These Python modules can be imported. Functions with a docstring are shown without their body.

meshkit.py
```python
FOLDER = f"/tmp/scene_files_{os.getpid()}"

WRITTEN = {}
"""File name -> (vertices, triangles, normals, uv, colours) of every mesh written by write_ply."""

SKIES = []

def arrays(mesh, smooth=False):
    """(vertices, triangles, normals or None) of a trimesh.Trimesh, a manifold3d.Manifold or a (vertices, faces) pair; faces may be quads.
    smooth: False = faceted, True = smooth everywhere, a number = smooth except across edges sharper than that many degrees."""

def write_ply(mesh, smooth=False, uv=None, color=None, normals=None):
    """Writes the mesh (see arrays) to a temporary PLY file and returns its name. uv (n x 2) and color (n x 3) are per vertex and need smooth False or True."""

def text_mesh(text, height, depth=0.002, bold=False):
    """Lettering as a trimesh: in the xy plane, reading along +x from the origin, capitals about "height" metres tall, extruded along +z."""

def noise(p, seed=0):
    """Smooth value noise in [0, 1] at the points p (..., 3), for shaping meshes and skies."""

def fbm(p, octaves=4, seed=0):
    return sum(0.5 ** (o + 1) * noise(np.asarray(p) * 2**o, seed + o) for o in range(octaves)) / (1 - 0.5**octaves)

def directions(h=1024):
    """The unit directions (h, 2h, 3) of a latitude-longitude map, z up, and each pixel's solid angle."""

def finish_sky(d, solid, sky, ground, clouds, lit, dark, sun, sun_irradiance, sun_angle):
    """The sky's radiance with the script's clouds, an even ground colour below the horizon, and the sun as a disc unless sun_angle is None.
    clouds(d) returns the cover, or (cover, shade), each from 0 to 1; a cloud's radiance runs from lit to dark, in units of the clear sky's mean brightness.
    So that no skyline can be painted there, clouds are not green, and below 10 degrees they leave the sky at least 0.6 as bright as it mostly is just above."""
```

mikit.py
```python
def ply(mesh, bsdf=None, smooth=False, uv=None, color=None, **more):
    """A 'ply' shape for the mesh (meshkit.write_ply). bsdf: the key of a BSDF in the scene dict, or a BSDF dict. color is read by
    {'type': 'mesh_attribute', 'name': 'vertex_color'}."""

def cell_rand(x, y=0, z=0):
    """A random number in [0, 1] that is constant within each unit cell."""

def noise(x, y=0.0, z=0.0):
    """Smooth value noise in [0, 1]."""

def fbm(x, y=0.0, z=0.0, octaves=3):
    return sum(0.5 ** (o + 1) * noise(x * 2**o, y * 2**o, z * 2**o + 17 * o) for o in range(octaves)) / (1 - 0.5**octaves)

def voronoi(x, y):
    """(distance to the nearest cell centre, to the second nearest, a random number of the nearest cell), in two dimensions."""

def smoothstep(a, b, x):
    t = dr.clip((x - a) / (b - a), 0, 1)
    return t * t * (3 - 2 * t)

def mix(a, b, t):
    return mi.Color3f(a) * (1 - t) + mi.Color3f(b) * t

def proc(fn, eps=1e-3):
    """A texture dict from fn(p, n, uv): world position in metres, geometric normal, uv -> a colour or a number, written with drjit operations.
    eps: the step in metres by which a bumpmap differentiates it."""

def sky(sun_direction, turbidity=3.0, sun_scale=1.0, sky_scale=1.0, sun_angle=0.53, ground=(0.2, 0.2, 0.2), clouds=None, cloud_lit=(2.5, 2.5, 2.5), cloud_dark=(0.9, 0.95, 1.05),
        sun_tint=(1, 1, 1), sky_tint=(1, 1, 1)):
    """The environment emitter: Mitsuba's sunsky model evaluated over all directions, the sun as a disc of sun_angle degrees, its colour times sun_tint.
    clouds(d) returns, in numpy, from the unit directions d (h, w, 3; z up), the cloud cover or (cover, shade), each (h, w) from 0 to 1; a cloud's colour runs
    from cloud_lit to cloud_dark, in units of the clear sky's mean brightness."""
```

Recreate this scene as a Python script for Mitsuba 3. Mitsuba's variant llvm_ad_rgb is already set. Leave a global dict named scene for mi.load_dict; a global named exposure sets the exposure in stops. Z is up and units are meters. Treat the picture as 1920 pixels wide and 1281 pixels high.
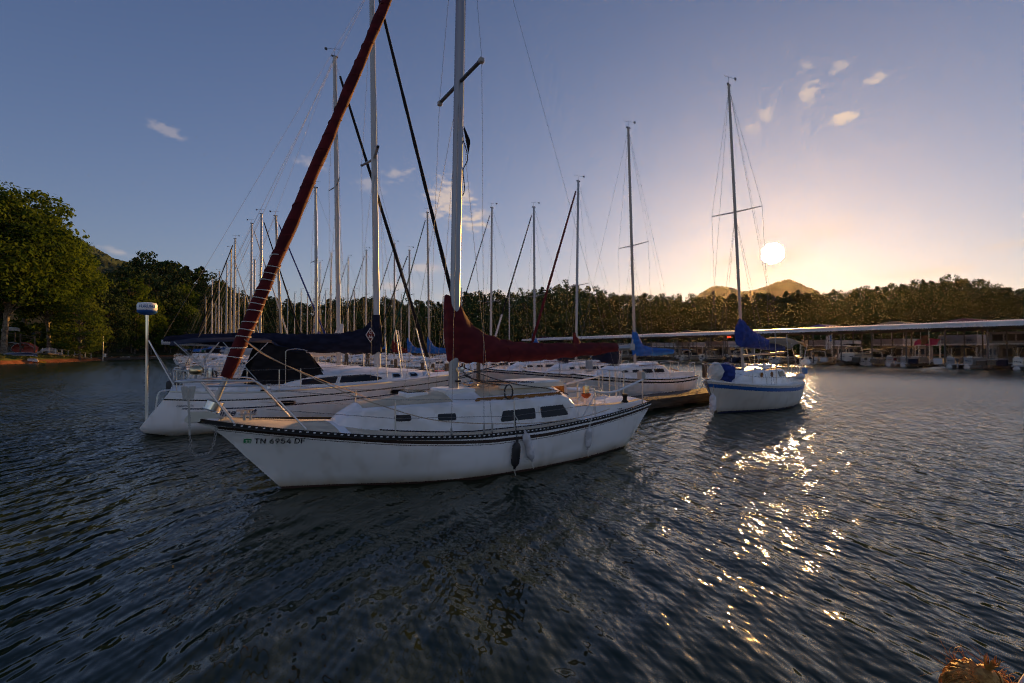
import math, random, numpy as np, trimesh, shapely, shapely.geometry as sg, shapely.affinity as sa
import mitsuba as mi, drjit as dr, mikit, meshkit
from scipy.interpolate import PchipInterpolator
T = mi.ScalarTransform4f
RNG = np.random.default_rng(7); random.seed(7)

# ---------------------------------------------------------------- camera, sky, exposure
CAM_H, F_PX, PITCH = 2.45, 900.0, math.atan(14.5/900)
scene, labels, _count = {'type': 'scene'}, {}, {}
scene['camera'] = {'type': 'perspective', 'fov': 2*math.degrees(math.atan(960/F_PX)), 'fov_axis': 'x', 'near_clip': 0.05, 'far_clip': 9000.0,
    'to_world': T().look_at(origin=[0, 0, CAM_H], target=[0, math.cos(PITCH), CAM_H+math.sin(PITCH)], up=[0, 0, 1])}
SUN = np.array([490.0, 900.0, 180.0]); SUN /= np.linalg.norm(SUN)

def cloud_cover(d):
    az = np.degrees(np.arctan2(d[..., 0], d[..., 1])); el = np.degrees(np.arcsin(np.clip(d[..., 2], -1, 1)))
    p = np.stack([d[..., 0], d[..., 1], d[..., 2]*2.2], -1)
    n1 = meshkit.fbm(p*11, 4, 3); n2 = meshkit.fbm(p*30+5, 4, 11); n3 = meshkit.fbm(p*85+9, 4, 17)
    cover = np.zeros(az.shape); shade = np.zeros(az.shape)
    def lump(a, e, ra, re, tilt, dens, fine):
        nonlocal cover
        t = math.radians(tilt); da, de = (az-a)*np.cos(np.radians(e)), el-e
        x, y = da*math.cos(t)+de*math.sin(t), -da*math.sin(t)+de*math.cos(t)
        g = np.exp(-((x/ra)**2+(y/re)**2))
        n = .12*n1+.33*n2+.55*n3 if fine else .6*n1+.3*n2+.1*n3
        cover = np.maximum(cover, np.clip((g*1.3+(n-.5)*4.4*np.minimum(1, 2.5*g)-.58)*1.6, 0, 1)*dens)
    # a torn cumulus between the masts, wisps to the right, a low cloud by the hill, thin bands near the horizon
    for c in ((-7.4, 17.4, 3.1, 2.6, -20, .72), (-4.4, 15.0, 2.2, 1.4, 0, .85), (-9.2, 15.6, 1.6, .9, 10, .4), (-13.2, 19.6, 2.0, .8, 5, .36), (-23.0, 19.8, 2.2, .5, -8, .25), (-16.5, 18.2, 2.4, .9, -10, .26),
              (31.9, 24.4, .8, 1.5, -12, .62), (34.7, 21.8, 1.25, .55, 0, .95), (37.3, 24.3, 1.1, .6, 20, .7), (28.2, 23.5, .8, .9, -30, .55), (31.6, 26.8, .7, .6, 0, .5), (34.4, 26.0, .9, .5, 10, .45), (28.6, 19.2, .5, .4, 0, .4), (26.6, 22.6, .9, .6, -20, .35),
              (-36.0, 20.4, 1.5, .5, -12, .24), (24.4, 9.5, .95, .28, 0, .95), (27.4, 9.2, .5, .14, 0, .7)): lump(*c, True)
    lump(-39.6, 8.9, 2.6, .75, 0, .55, False); lump(-13.5, 7.4, 3.0, .7, 0, .5, False); lump(-10.0, 9.4, 2.2, .6, 0, .45, False); lump(14.5, 6.4, 3.5, .45, 0, .5, False)
    lump(28.6, 10.0, 7.5, 3.6, 8, .30, False); lump(28.6, 10.0, 3.6, 2.6, 0, .62, False)
    for a, e, ra, re, k in ((42, 6.9, 6, .4, .5), (35, 5.4, 4, .5, .5), (-4, 6.4, 6, .6, .45), (47, 8.6, 5, .3, .45), (150, 30, 40, 12, .3), (-130, 24, 40, 9, .3)): lump(a, e, ra, re, 2, k, False)
    return cover, shade

scene['sky_light'] = mikit.sky(SUN, turbidity=2.0, sun_scale=1.6, sky_scale=1.0, sun_angle=1.9, ground=(0.05, 0.06, 0.06), clouds=cloud_cover,
    cloud_lit=(4.4, 3.5, 2.9), cloud_dark=(1.0, .9, 1.0), sun_tint=(1.0, .82, .54), sky_tint=(.87, .85, 1.17))
exposure = 1.95
# ---------------------------------------------------------------- materials
def rgb(*c): return {'type': 'rgb', 'value': list(map(float, c))}
def pr(base, rough=.5, metal=0., spec=.5, **k):
    return {'type': 'twosided', 'nested': {'type': 'principled', 'base_color': base if isinstance(base, dict) else rgb(*base), 'roughness': rough, 'metallic': metal, 'specular': spec, **k}}
def mat(name, d): scene[name] = d; return name
def sstep(a, b, x): return mikit.smoothstep(a, b, x)
V3 = mi.Color3f

def gelcoat(c, dirt, amt):
    def fn(p, n, uv):
        streak = mikit.fbm(p.x*5, p.y*5, p.z*.8, 3)
        blot = mikit.fbm(p.x*1.3, p.y*1.3, p.z*2.0+9, 3)
        low = 1-sstep(.0, .30, p.z+.12*(streak-.5))
        return mikit.mix(c, dirt, dr.clip(amt*(sstep(.45, .8, streak)*.6+sstep(.5, .8, blot)*.5)+low*.85*sstep(.0, 1., .4+streak), 0, 1))
    return mikit.proc(fn)
def speckle(c1, c2, f, a=.35, b=.65):
    return mikit.proc(lambda p, n, uv: mikit.mix(c1, c2, sstep(a, b, mikit.fbm(p.x*f, p.y*f, p.z*f, 3))))
mat('hull_white', pr(gelcoat((.86, .84, .82), (.40, .33, .22), .42), .30))
mat('hull_weathered', pr(gelcoat((.56, .52, .47), (.34, .30, .24), .5), .45))
mat('panel_grey', pr(speckle((.34, .32, .31), (.25, .24, .23), 1.5), .5))
mat('gelcoat_white', pr(speckle((.87, .85, .83), (.74, .71, .66), 3.5), .32))
mat('plain_white', pr((.78, .77, .75), .35))
mat('boat_grey', pr((.50, .50, .50), .4))
mat('deck_beige', pr(speckle((.62, .52, .36), (.50, .42, .29), 6), .75))
mat('deck_cream', pr((.66, .60, .50), .6))
mat('stripe_brown', pr((.035, .018, .014), .35))
mat('stripe_navy', pr((.02, .025, .06), .3))
mat('stripe_blue', pr((.02, .09, .30), .3))
mat('black_rubber', pr((.015, .015, .017), .55))
mat('black_trim', pr((.012, .012, .013), .6, 0, .25))
mat('antifoul', pr((.06, .03, .02), .8))
mat('window_dark', pr((.010, .011, .015), .10, spec=.35))
mat('glass_pane', {'type': 'thindielectric'})
mat('mast_grey', pr((.36, .36, .37), .38, .75))
mat('mast_white', pr((.50, .49, .48), .4))
mat('mast_tan', pr((.42, .36, .30), .45, .3))
mat('steel', pr((.72, .70, .67), .16, 1.))
mat('galvanised', pr((.45, .44, .42), .45, .8))
mat('bright_steel', pr((.86, .80, .70), .07, 1.))
mat('wire', pr((.20, .195, .19), .6, .2))
mat('wire_dark', pr((.06, .06, .065), .5))
def canvas(c1, c2, f=5., fade=None):
    def fn(p, n, uv):
        a = mikit.fbm(p.x*f, p.y*f, p.z*f*1.6, 3); w = mikit.noise(p.x*240, p.y*240, p.z*240)
        return mikit.mix(c1, c2, dr.clip(sstep(.3, .75, a)*.8+.25*(w-.5), 0, 1))
    return pr(mikit.proc(fn), .85, 0, .2, sheen=.3)
mat('canvas_maroon', canvas((.085, .010, .013), (.15, .018, .019)))
mat('canvas_red', canvas((.07, .008, .010), (.145, .014, .014), 3.))
mat('canvas_navy', canvas((.008, .009, .022), (.018, .02, .045)))
mat('canvas_blue', canvas((.012, .085, .33), (.03, .16, .48)))
mat('canvas_royal', canvas((.016, .032, .16), (.03, .06, .27)))
mat('canvas_black', canvas((.008, .008, .01), (.018, .017, .02)))
mat('canvas_green', canvas((.01, .05, .03), (.02, .09, .05)))
mat('canvas_grey', canvas((.20, .20, .21), (.33, .32, .31)))
mat('canvas_white', canvas((.55, .54, .52), (.70, .68, .64)))
mat('canvas_yellow', canvas((.62, .30, .015), (.75, .40, .03)))
mat('canvas_tan', canvas((.22, .16, .10), (.32, .24, .15)))
def wood(c1, c2, axis=(.841, .541), f=14):
    def fn(p, n, uv):
        u, v = p.x*axis[0]+p.y*axis[1], -p.x*axis[1]+p.y*axis[0]
        g = mikit.fbm(u*1.2, v*f, p.z*f, 4); b = mikit.fbm(u*.7+3, v*.7, p.z, 3)
        return mikit.mix(c1, c2, dr.clip(sstep(.25, .75, g)*.7+.5*(b-.4), 0, 1))
    return pr(mikit.proc(fn), .8, 0, .3)
mat('teak', wood((.22, .085, .02), (.36, .16, .045), f=40))
mat('dock_wood', wood((.05, .039, .030), (.125, .098, .075)))
mat('dock_wood_pale', wood((.075, .058, .044), (.165, .128, .098)))
mat('pile_wood', pr(speckle((.09, .07, .05), (.17, .13, .09), 9), .9))
mat('rope_tan', pr((.46, .34, .22), .85))
mat('rope_white', pr((.66, .62, .55), .8))
mat('rope_dark', pr((.03, .03, .035), .8))
mat('fender_white', pr(speckle((.66, .64, .66), (.48, .46, .47), 7), .5))
mat('fender_black', pr((.02, .02, .022), .5))
mat('orange_plastic', pr((.50, .085, .015), .45))
mat('red_plastic', pr((.45, .025, .02), .4))
mat('pink_cloth', pr((.75, .05, .14), .8))
mat('yellow_plastic', pr((.65, .36, .03), .4))
mat('blue_plastic', pr((.03, .16, .42), .35))
mat('green_sticker', pr((.03, .28, .10), .4))
mat('gold_tin', pr((.85, .66, .38), .14, 1.))
mat('engine_dark', pr((.03, .03, .035), .3))
mat('engine_grey', pr((.35, .36, .38), .35))
mat('roof_metal', pr(speckle((.78, .75, .72), (.66, .63, .60), .6), .5))
mat('roof_under', pr((.16, .13, .11), .8))
mat('dock_steel', pr((.10, .085, .075), .6, .3))
mat('roof_red', pr((.13, .02, .02), .6))
mat('float_black', pr((.03, .028, .026), .7))
mat('sign_white', pr((.75, .74, .72), .5))

# water: dark green body, clear surface, small wind ripples as relief
DIRW = [tuple(map(float, q)) for q in zip(np.radians(21+RNG.normal(0, 36, 22)), np.geomspace(.06, .55, 22), RNG.uniform(.7, 1.3, 22), RNG.uniform(0, 6.28, 22))]
def ripple(p, n, uv):
    wx = .10*(mikit.noise(p.x*.9, p.y*.9)-.5)+.5*(mikit.noise(p.x*.17+9, p.y*.17)-.5); wy = .10*(mikit.noise(p.x*.9+31, p.y*.9)-.5)+.5*(mikit.noise(p.x*.17, p.y*.17+5)-.5)
    gust = .55+.9*mikit.fbm(p.x*.07, p.y*.07, 3., 3)
    h = mi.Float(0)
    for a, l, k, f in DIRW:
        ph = (2*math.pi/l)*((p.x+wx)*math.cos(a)+(p.y+wy)*math.sin(a))+f
        h += (RIP*l**1.15*k)*dr.sin(ph)
    return h*gust
RIP = .0096
mat('lake_water', {'type': 'bumpmap', 'bump': mikit.proc(ripple, .004), 'scale': 1.0,
    'nested': {'type': 'principled', 'base_color': mikit.proc(lambda p, n, uv: mikit.mix((.012, .020, .012), (.020, .032, .016), mikit.fbm(p.x*.05, p.y*.05, 1., 3))), 'roughness': .05, 'eta': 1.4}})

def ground_col(p, n, uv):
    g = mikit.fbm(p.x*.9, p.y*.9, p.z, 4); c = mikit.fbm(p.x*1.7+7, p.y*1.7, p.z*3, 4); far = mikit.fbm(p.x*.03, p.y*.03, 2., 3)
    grass = mikit.mix((.055, .075, .016), (.12, .125, .03), sstep(.3, .7, g))
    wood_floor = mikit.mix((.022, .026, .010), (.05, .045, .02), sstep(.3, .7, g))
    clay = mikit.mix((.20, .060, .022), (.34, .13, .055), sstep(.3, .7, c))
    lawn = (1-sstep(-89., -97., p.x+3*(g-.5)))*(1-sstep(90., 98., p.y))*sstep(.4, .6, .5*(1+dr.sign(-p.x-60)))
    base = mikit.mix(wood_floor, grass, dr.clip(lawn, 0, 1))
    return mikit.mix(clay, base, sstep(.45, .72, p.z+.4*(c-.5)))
mat('ground_soil', pr(mikit.proc(ground_col), .95, 0, .1))
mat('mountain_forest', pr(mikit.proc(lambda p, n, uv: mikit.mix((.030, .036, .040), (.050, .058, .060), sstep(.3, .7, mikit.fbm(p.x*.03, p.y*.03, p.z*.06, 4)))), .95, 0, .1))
mat('hill_forest', pr(mikit.proc(lambda p, n, uv: mikit.mix((.018, .030, .014), (.055, .075, .03), sstep(.3, .7, mikit.fbm(p.x*.06, p.y*.06, p.z*.12, 4)))), .95, 0, .1))

def leafmat(c1, c2, f=.35, trans=.9, flat=False):
    tex = mikit.proc(lambda p, n, uv: mikit.mix(c1, c2, dr.clip(sstep(.3, .7, mikit.fbm(p.x*f, p.y*f, p.z*f, 3))*.75+.35*mikit.noise(p.x*9, p.y*9, p.z*9)-.1, 0, 1)))
    if flat: return pr(tex, 1., 0, 0.)
    return {'type': 'principledthin', 'base_color': tex, 'roughness': .6, 'diff_trans': trans, 'spec_trans': 0., 'eta': 1.3}
mat('leaf_oak', leafmat((.045, .085, .014), (.125, .175, .022)))
mat('leaf_far', leafmat((.036, .060, .018), (.100, .125, .034), flat=True))
mat('leaf_dark', leafmat((.028, .050, .018), (.080, .105, .034), flat=True))
mat('leaf_pine', leafmat((.014, .028, .012), (.035, .052, .018), flat=True))
mat('leaf_light', leafmat((.06, .105, .02), (.15, .19, .035)))
mat('bark', pr(speckle((.07, .055, .042), (.20, .165, .13), 5), .95, 0, .1))
mat('bark_pale', pr(speckle((.13, .105, .08), (.30, .25, .19), 4), .95, 0, .1))
mat('cabin_tan', pr(speckle((.25, .19, .14), (.17, .13, .095), 1.5), .6))
mat('hair_gold', pr(speckle((.34, .15, .035), (.58, .30, .08), 60), .55, 0, .4))
mat('skin', pr((.62, .36, .24), .5))
mat('shirt_cloth', pr((.70, .58, .44), .8))
# ---------------------------------------------------------------- mesh and scene helpers
def num(k):
    n = _count.get(k, 0); _count[k] = n+1
    return k if n == 0 else f'{k}_{n:03d}'
def join(*ms):
    ms = [m for m in ms if m is not None and len(m[0])]; v, f, o = [], [], 0
    for a, b in ms:
        b = np.asarray(b, int)
        if b.shape[1] == 4: b = np.vstack([b[:, [0, 1, 2]], b[:, [0, 2, 3]]])
        v.append(np.asarray(a, float)); f.append(b+o); o += len(a)
    return np.vstack(v), np.vstack(f)
def tm(m): return np.array(m.vertices), np.array(m.faces)
def mv(m, x=0, y=0, z=0): return m[0]+np.array([x, y, z]), m[1]
def rot(m, axis, deg, at=(0, 0, 0)):
    M = trimesh.transformations.rotation_matrix(math.radians(deg), axis, at)
    return m[0]@M[:3, :3].T+M[:3, 3], m[1]
def sc(m, x, y, z): return m[0]*np.array([x, y, z]), (m[1] if x*y*z > 0 else m[1][:, ::-1])
_BF = np.array([[0, 2, 3, 1], [4, 5, 7, 6], [0, 1, 5, 4], [2, 6, 7, 3], [0, 4, 6, 2], [1, 3, 7, 5]])
def box(x0, x1, y0, y1, z0, z1):
    v = np.array([[x, y, z] for z in (z0, z1) for y in (y0, y1) for x in (x0, x1)], float)
    return v, np.vstack([_BF[:, [0, 1, 2]], _BF[:, [0, 2, 3]]])
def rbox(x0, x1, y0, y1, z0, z1, r=.02):
    r = min(r, .45*min(x1-x0, y1-y0, z1-z0)); p = []
    for sx in (0, 1):
        for sy in (0, 1):
            for sz in (0, 1):
                c = np.array([x1-r if sx else x0+r, y1-r if sy else y0+r, z1-r if sz else z0+r]); s = np.array([sx, sy, sz])*2-1
                for d in ([1, .3, .3], [.3, 1, .3], [.3, .3, 1], [.7, .7, .3], [.7, .3, .7], [.3, .7, .7]): p.append(c+s*np.array(d)*r)
    return tm(trimesh.convex.convex_hull(np.array(p)))
def tube(pts, r, n=6, caps=True, closed=False):
    p = np.asarray(pts, float); m = len(p); r = np.broadcast_to(np.asarray(r, float), (m,))
    if closed: t = np.roll(p, -1, 0)-np.roll(p, 1, 0)
    else: t = np.gradient(p, axis=0)
    t /= np.linalg.norm(t, axis=1, keepdims=True)+1e-12
    u = np.cross(t[0], [0, 0, 1] if abs(t[0][2]) < .9 else [1, 0, 0]); u /= np.linalg.norm(u); us = []
    for k in range(m):
        u = u-t[k]*(u@t[k]); u /= np.linalg.norm(u)+1e-12; us.append(u)
    us = np.array(us); w = np.cross(t, us); a = np.arange(n)*2*np.pi/n
    v = (p[:, None]+r[:, None, None]*(np.cos(a)[None, :, None]*us[:, None]+np.sin(a)[None, :, None]*w[:, None])).reshape(-1, 3)
    i, j = np.meshgrid(np.arange(m if closed else m-1), np.arange(n), indexing='ij'); i2, j2 = (i+1) % m, (j+1) % n
    f = np.stack([i*n+j, i*n+j2, i2*n+j2, i2*n+j], -1).reshape(-1, 4); f = np.vstack([f[:, [0, 1, 2]], f[:, [0, 2, 3]]])
    if caps and not closed:
        v = np.vstack([v, p[0], p[-1]]); b = np.arange(n)
        f = np.vstack([f, np.stack([(b+1) % n, b, b*0+m*n], 1), np.stack([b+(m-1)*n, (b+1) % n+(m-1)*n, b*0+m*n+1], 1)])
    return v, f
def loft(rings, closed=True, caps=True):
    g = np.asarray(rings, float); m, n = g.shape[:2]; v = g.reshape(-1, 3)
    i, j = np.meshgrid(np.arange(m-1), np.arange(n if closed else n-1), indexing='ij'); j2 = (j+1) % n
    f = np.stack([i*n+j, i*n+j2, (i+1)*n+j2, (i+1)*n+j], -1).reshape(-1, 4); f = np.vstack([f[:, [0, 1, 2]], f[:, [0, 2, 3]]])
    if caps and closed:
        v = np.vstack([v, g[0].mean(0), g[-1].mean(0)]); b = np.arange(n)
        f = np.vstack([f, np.stack([(b+1) % n, b, b*0+m*n], 1), np.stack([b+(m-1)*n, (b+1) % n+(m-1)*n, b*0+m*n+1], 1)])
    return v, f
def lathe(prof, n=16):
    a = np.arange(n)*2*np.pi/n
    return loft([[(r*math.cos(t), r*math.sin(t), z) for t in a] for r, z in prof])
def between(m, a, b):
    """Moves a mesh built along +z from the origin so that z runs from a towards b."""
    a, b = np.asarray(a, float), np.asarray(b, float); M = trimesh.geometry.align_vectors([0, 0, 1], (b-a)/np.linalg.norm(b-a))
    return m[0]@M[:3, :3].T+a, m[1]
def prism(poly, z0, z1):
    ps = getattr(poly, 'geoms', [poly]); out = []
    for g in ps:
        m = trimesh.creation.extrude_polygon(g, z1-z0, engine='earcut'); out.append((np.array(m.vertices)+[0, 0, z0], np.array(m.faces)))
    return join(*out)
def curve(pts, n=24):
    p = np.asarray(pts, float); t = np.linspace(0, 1, len(p)); return PchipInterpolator(t, p)(np.linspace(0, 1, n))
def sag(a, b, d, n=10):
    t = np.linspace(0, 1, n)[:, None]; p = np.asarray(a, float)*(1-t)+np.asarray(b, float)*t; p[:, 2] -= (4*d*t*(1-t))[:, 0]; return p
def helix(a, b, r, turns, n=None):
    n = n or int(turns*12); t = np.linspace(0, 1, n); a, b = np.asarray(a, float), np.asarray(b, float); d = (b-a)/np.linalg.norm(b-a)
    u = np.cross(d, [0, 1, 0]); u /= np.linalg.norm(u); w = np.cross(d, u); ph = t*turns*2*np.pi+1.3*np.sin(t*23)+.8*np.sin(t*9.1+1)
    return a+(b-a)*t[:, None]+r*(np.cos(ph)[:, None]*u+np.sin(ph)[:, None]*w)
AX = np.array([.841, .541])       # the slips' direction; rows of boats run across it
def row(s, t): return np.array([s*AX[0]-t*AX[1], s*AX[1]+t*AX[0]])
def said(key, label=None, cat=None, group=None, kind=None):
    labels[key] = {k: v for k, v in (('label', label), ('category', cat), ('group', group), ('kind', kind)) if v}
class Thing:
    def __init__(s, name, label, cat, o=(0, 0, 0), ax=(1, 0), group=None, kind=None, heel=0., trim=0.):
        s.key = num(name); said(s.key, label, cat, group, kind)
        a = np.array([ax[0], ax[1], 0.]); a /= np.linalg.norm(a); R = np.stack([a, [-a[1], a[0], 0], [0, 0, 1]], 1)
        if heel or trim:
            R = R@trimesh.transformations.euler_matrix(math.radians(heel), math.radians(trim), 0)[:3, :3]
        s.R, s.o = R, np.array([*o, 0.])[:3]
    def w(s, m): return m[0]@s.R.T+s.o, m[1]
    def wp(s, p): return np.asarray(p, float)@s.R.T+s.o
    def part(s, name, m, bsdf, smooth=False, parent=None, label=None):
        k = num((parent or s.key)+'__'+name); scene[k] = mikit.ply(s.w(m), bsdf, smooth=smooth)
        if label: labels[k] = {'label': label}
        return k
def solo(name, label, cat, m, bsdf, smooth=False, group=None, kind=None, of=None):
    k = num(name); scene[k] = mikit.ply(of.w(m) if of else m, bsdf, smooth=smooth); said(k, label, cat, group, kind); return k
# ---------------------------------------------------------------- setting: water, ground, hills
def spaced(a0, a1, d, g, end):
    c = list(np.arange(a0, a1, d)); s = d
    while c[-1] < end: s *= g; c.append(c[-1]+s)
    return np.array(c)
xp = spaced(0, 14, .085, 1.017, 2600); xs_ = np.concatenate([-xp[:0:-1], xp])
yp = spaced(2, 32, .085, 1.019, 4200); ys_ = np.concatenate([2-spaced(0, .3, .15, 1.25, 700)[:0:-1], yp])
gx, gy = np.meshgrid(xs_, ys_); sp_ = np.maximum(np.gradient(xs_)[None, :], np.gradient(ys_)[:, None])
h = np.zeros_like(gx); rw = np.random.default_rng(5)
wx = .5*(meshkit.fbm(np.stack([gx*.35, gy*.35, gx*0], -1), 3, 2)-.5); wy = .5*(meshkit.fbm(np.stack([gx*.35, gy*.35, gx*0+7], -1), 3, 4)-.5)
for l in np.geomspace(.34, 1.5, 36):
    a = math.radians(21)+rw.normal(0, .62); k = 2*math.pi/l; ph = k*((gx+wx)*math.cos(a)+(gy+wy)*math.sin(a))+rw.uniform(0, 6.28)
    s = np.sin(ph); h += (.0031*l**.6)*rw.uniform(.6, 1.3)*np.clip(l/(4*sp_)-1, 0, 1)*(s+.28*(s*s-.5))
h *= .6+.8*meshkit.fbm(np.stack([gx*.09, gy*.09, gx*0+3], -1), 3, 9)
ny, nx = gx.shape; i, j = np.meshgrid(np.arange(ny-1), np.arange(nx-1), indexing='ij')
wf = np.stack([i*nx+j, i*nx+j+1, (i+1)*nx+j+1, (i+1)*nx+j], -1).reshape(-1, 4)
scene['lake_water_surface'] = mikit.ply((np.stack([gx, gy, h], -1).reshape(-1, 3), wf), 'lake_water', smooth=True); said('lake_water_surface', kind='structure')

# the shore: the lake lies inside this outline
SHORE = sg.Polygon([(-900, -800), (-120, -60), (-86, 20), (-82, 60), (-83, 80), (-86, 97), (-96, 118), (-104, 140), (-100, 165), (-70, 186), (-20, 200), (60, 205), (120, 196), (200, 160), (300, 60), (900, -800)])
def land_h(x, y):
    shp = np.shape(x); pts = shapely.points(np.ravel(x), np.ravel(y)); edge = SHORE.exterior
    d = shapely.distance(pts, edge)*np.where(shapely.contains(SHORE, pts), -1, 1); d = d.reshape(shp)
    p = np.stack([x*.05, y*.05, x*0], -1); n = meshkit.fbm(p, 4, 21)-.5
    q = d+5*(meshkit.fbm(np.stack([x*.22, y*.22, x*0], -1), 3, 5)-.5)*np.exp(-np.abs(d)/8)
    up = np.where(q > 0, .9*(1-np.exp(-np.maximum(q, 0)/1.0))+.085*np.maximum(q, 0)+6*(1-np.exp(-np.maximum(d-14, 0)/28)), np.maximum(q*.35, -3))
    up = up+np.where(q > 0, n*np.minimum(np.maximum(q, 0)*.09, 5), 0)
    return np.minimum(up, 26+10*n)
tx_ = np.concatenate([-spaced(150, 900, 8, 1.1, 2600)[::-1], np.arange(-140, -60, 1.), spaced(-60, 330, 4, 1, 320), spaced(335, 400, 10, 1.1, 2600)])
ty_ = np.concatenate([-spaced(30, 60, 10, 1.2, 900)[::-1], np.arange(-20, 60, 4.), np.arange(60, 135, 1.), np.arange(135, 330, 4.), spaced(335, 400, 10, 1.1, 4000)])
TX, TY = np.meshgrid(tx_, ty_); TZ = land_h(TX, TY); ny, nx = TX.shape
i, j = np.meshgrid(np.arange(ny-1), np.arange(nx-1), indexing='ij')
scene['ground'] = mikit.ply((np.stack([TX, TY, TZ], -1).reshape(-1, 3), np.stack([i*nx+j, i*nx+j+1, (i+1)*nx+j+1, (i+1)*nx+j], -1).reshape(-1, 4)), 'ground_soil', smooth=True); said('ground', kind='structure')
def hill(name, az, el, D, wid, seed, bumpy, mat_):
    """A distant wooded ridge: azimuths and elevations (degrees) of its crest as seen over the lake, at distance D."""
    A = np.linspace(az[0], az[-1], 260); E = PchipInterpolator(az, el)(A)
    c = np.stack([D*np.tan(np.radians(A)), A*0+D], 1); H = CAM_H+np.tan(np.radians(E))*D/np.cos(np.radians(A))
    rows = []
    for k in np.linspace(-1, 1, 60):
        q = c*(1+k*wid/D); z = H*(1-abs(k)**1.5)
        z = z+bumpy*np.sqrt(1-abs(k)**2*.8)*(meshkit.fbm(np.stack([q[:, 0]/(bumpy*1.1), q[:, 1]/(bumpy*1.1), q[:, 0]*0], -1), 4, seed)-.62)
        rows.append(np.concatenate([q, z[:, None]], 1))
    k = num(name); scene[k] = mikit.ply(loft(rows, closed=False), mat_, smooth=True); said(k, kind='structure')
hill('distant_mountain', [19.5, 21.5, 23.0, 24.5, 26.0, 27.5, 29.0, 30.0, 31.0, 32.5, 34], [4, 6.2, 6.9, 6.7, 6.2, 6.5, 7.0, 7.2, 6.7, 5.8, 4], 1700, 420, 4, 9, 'mountain_forest')
hill('wooded_hill', [-62, -55, -50, -45, -42, -40, -37.5, -34, -30], [9.5, 10.6, 10.8, 10.4, 9.6, 8.6, 7.4, 5.5, 3], 620, 200, 8, 16, 'hill_forest')

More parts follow.
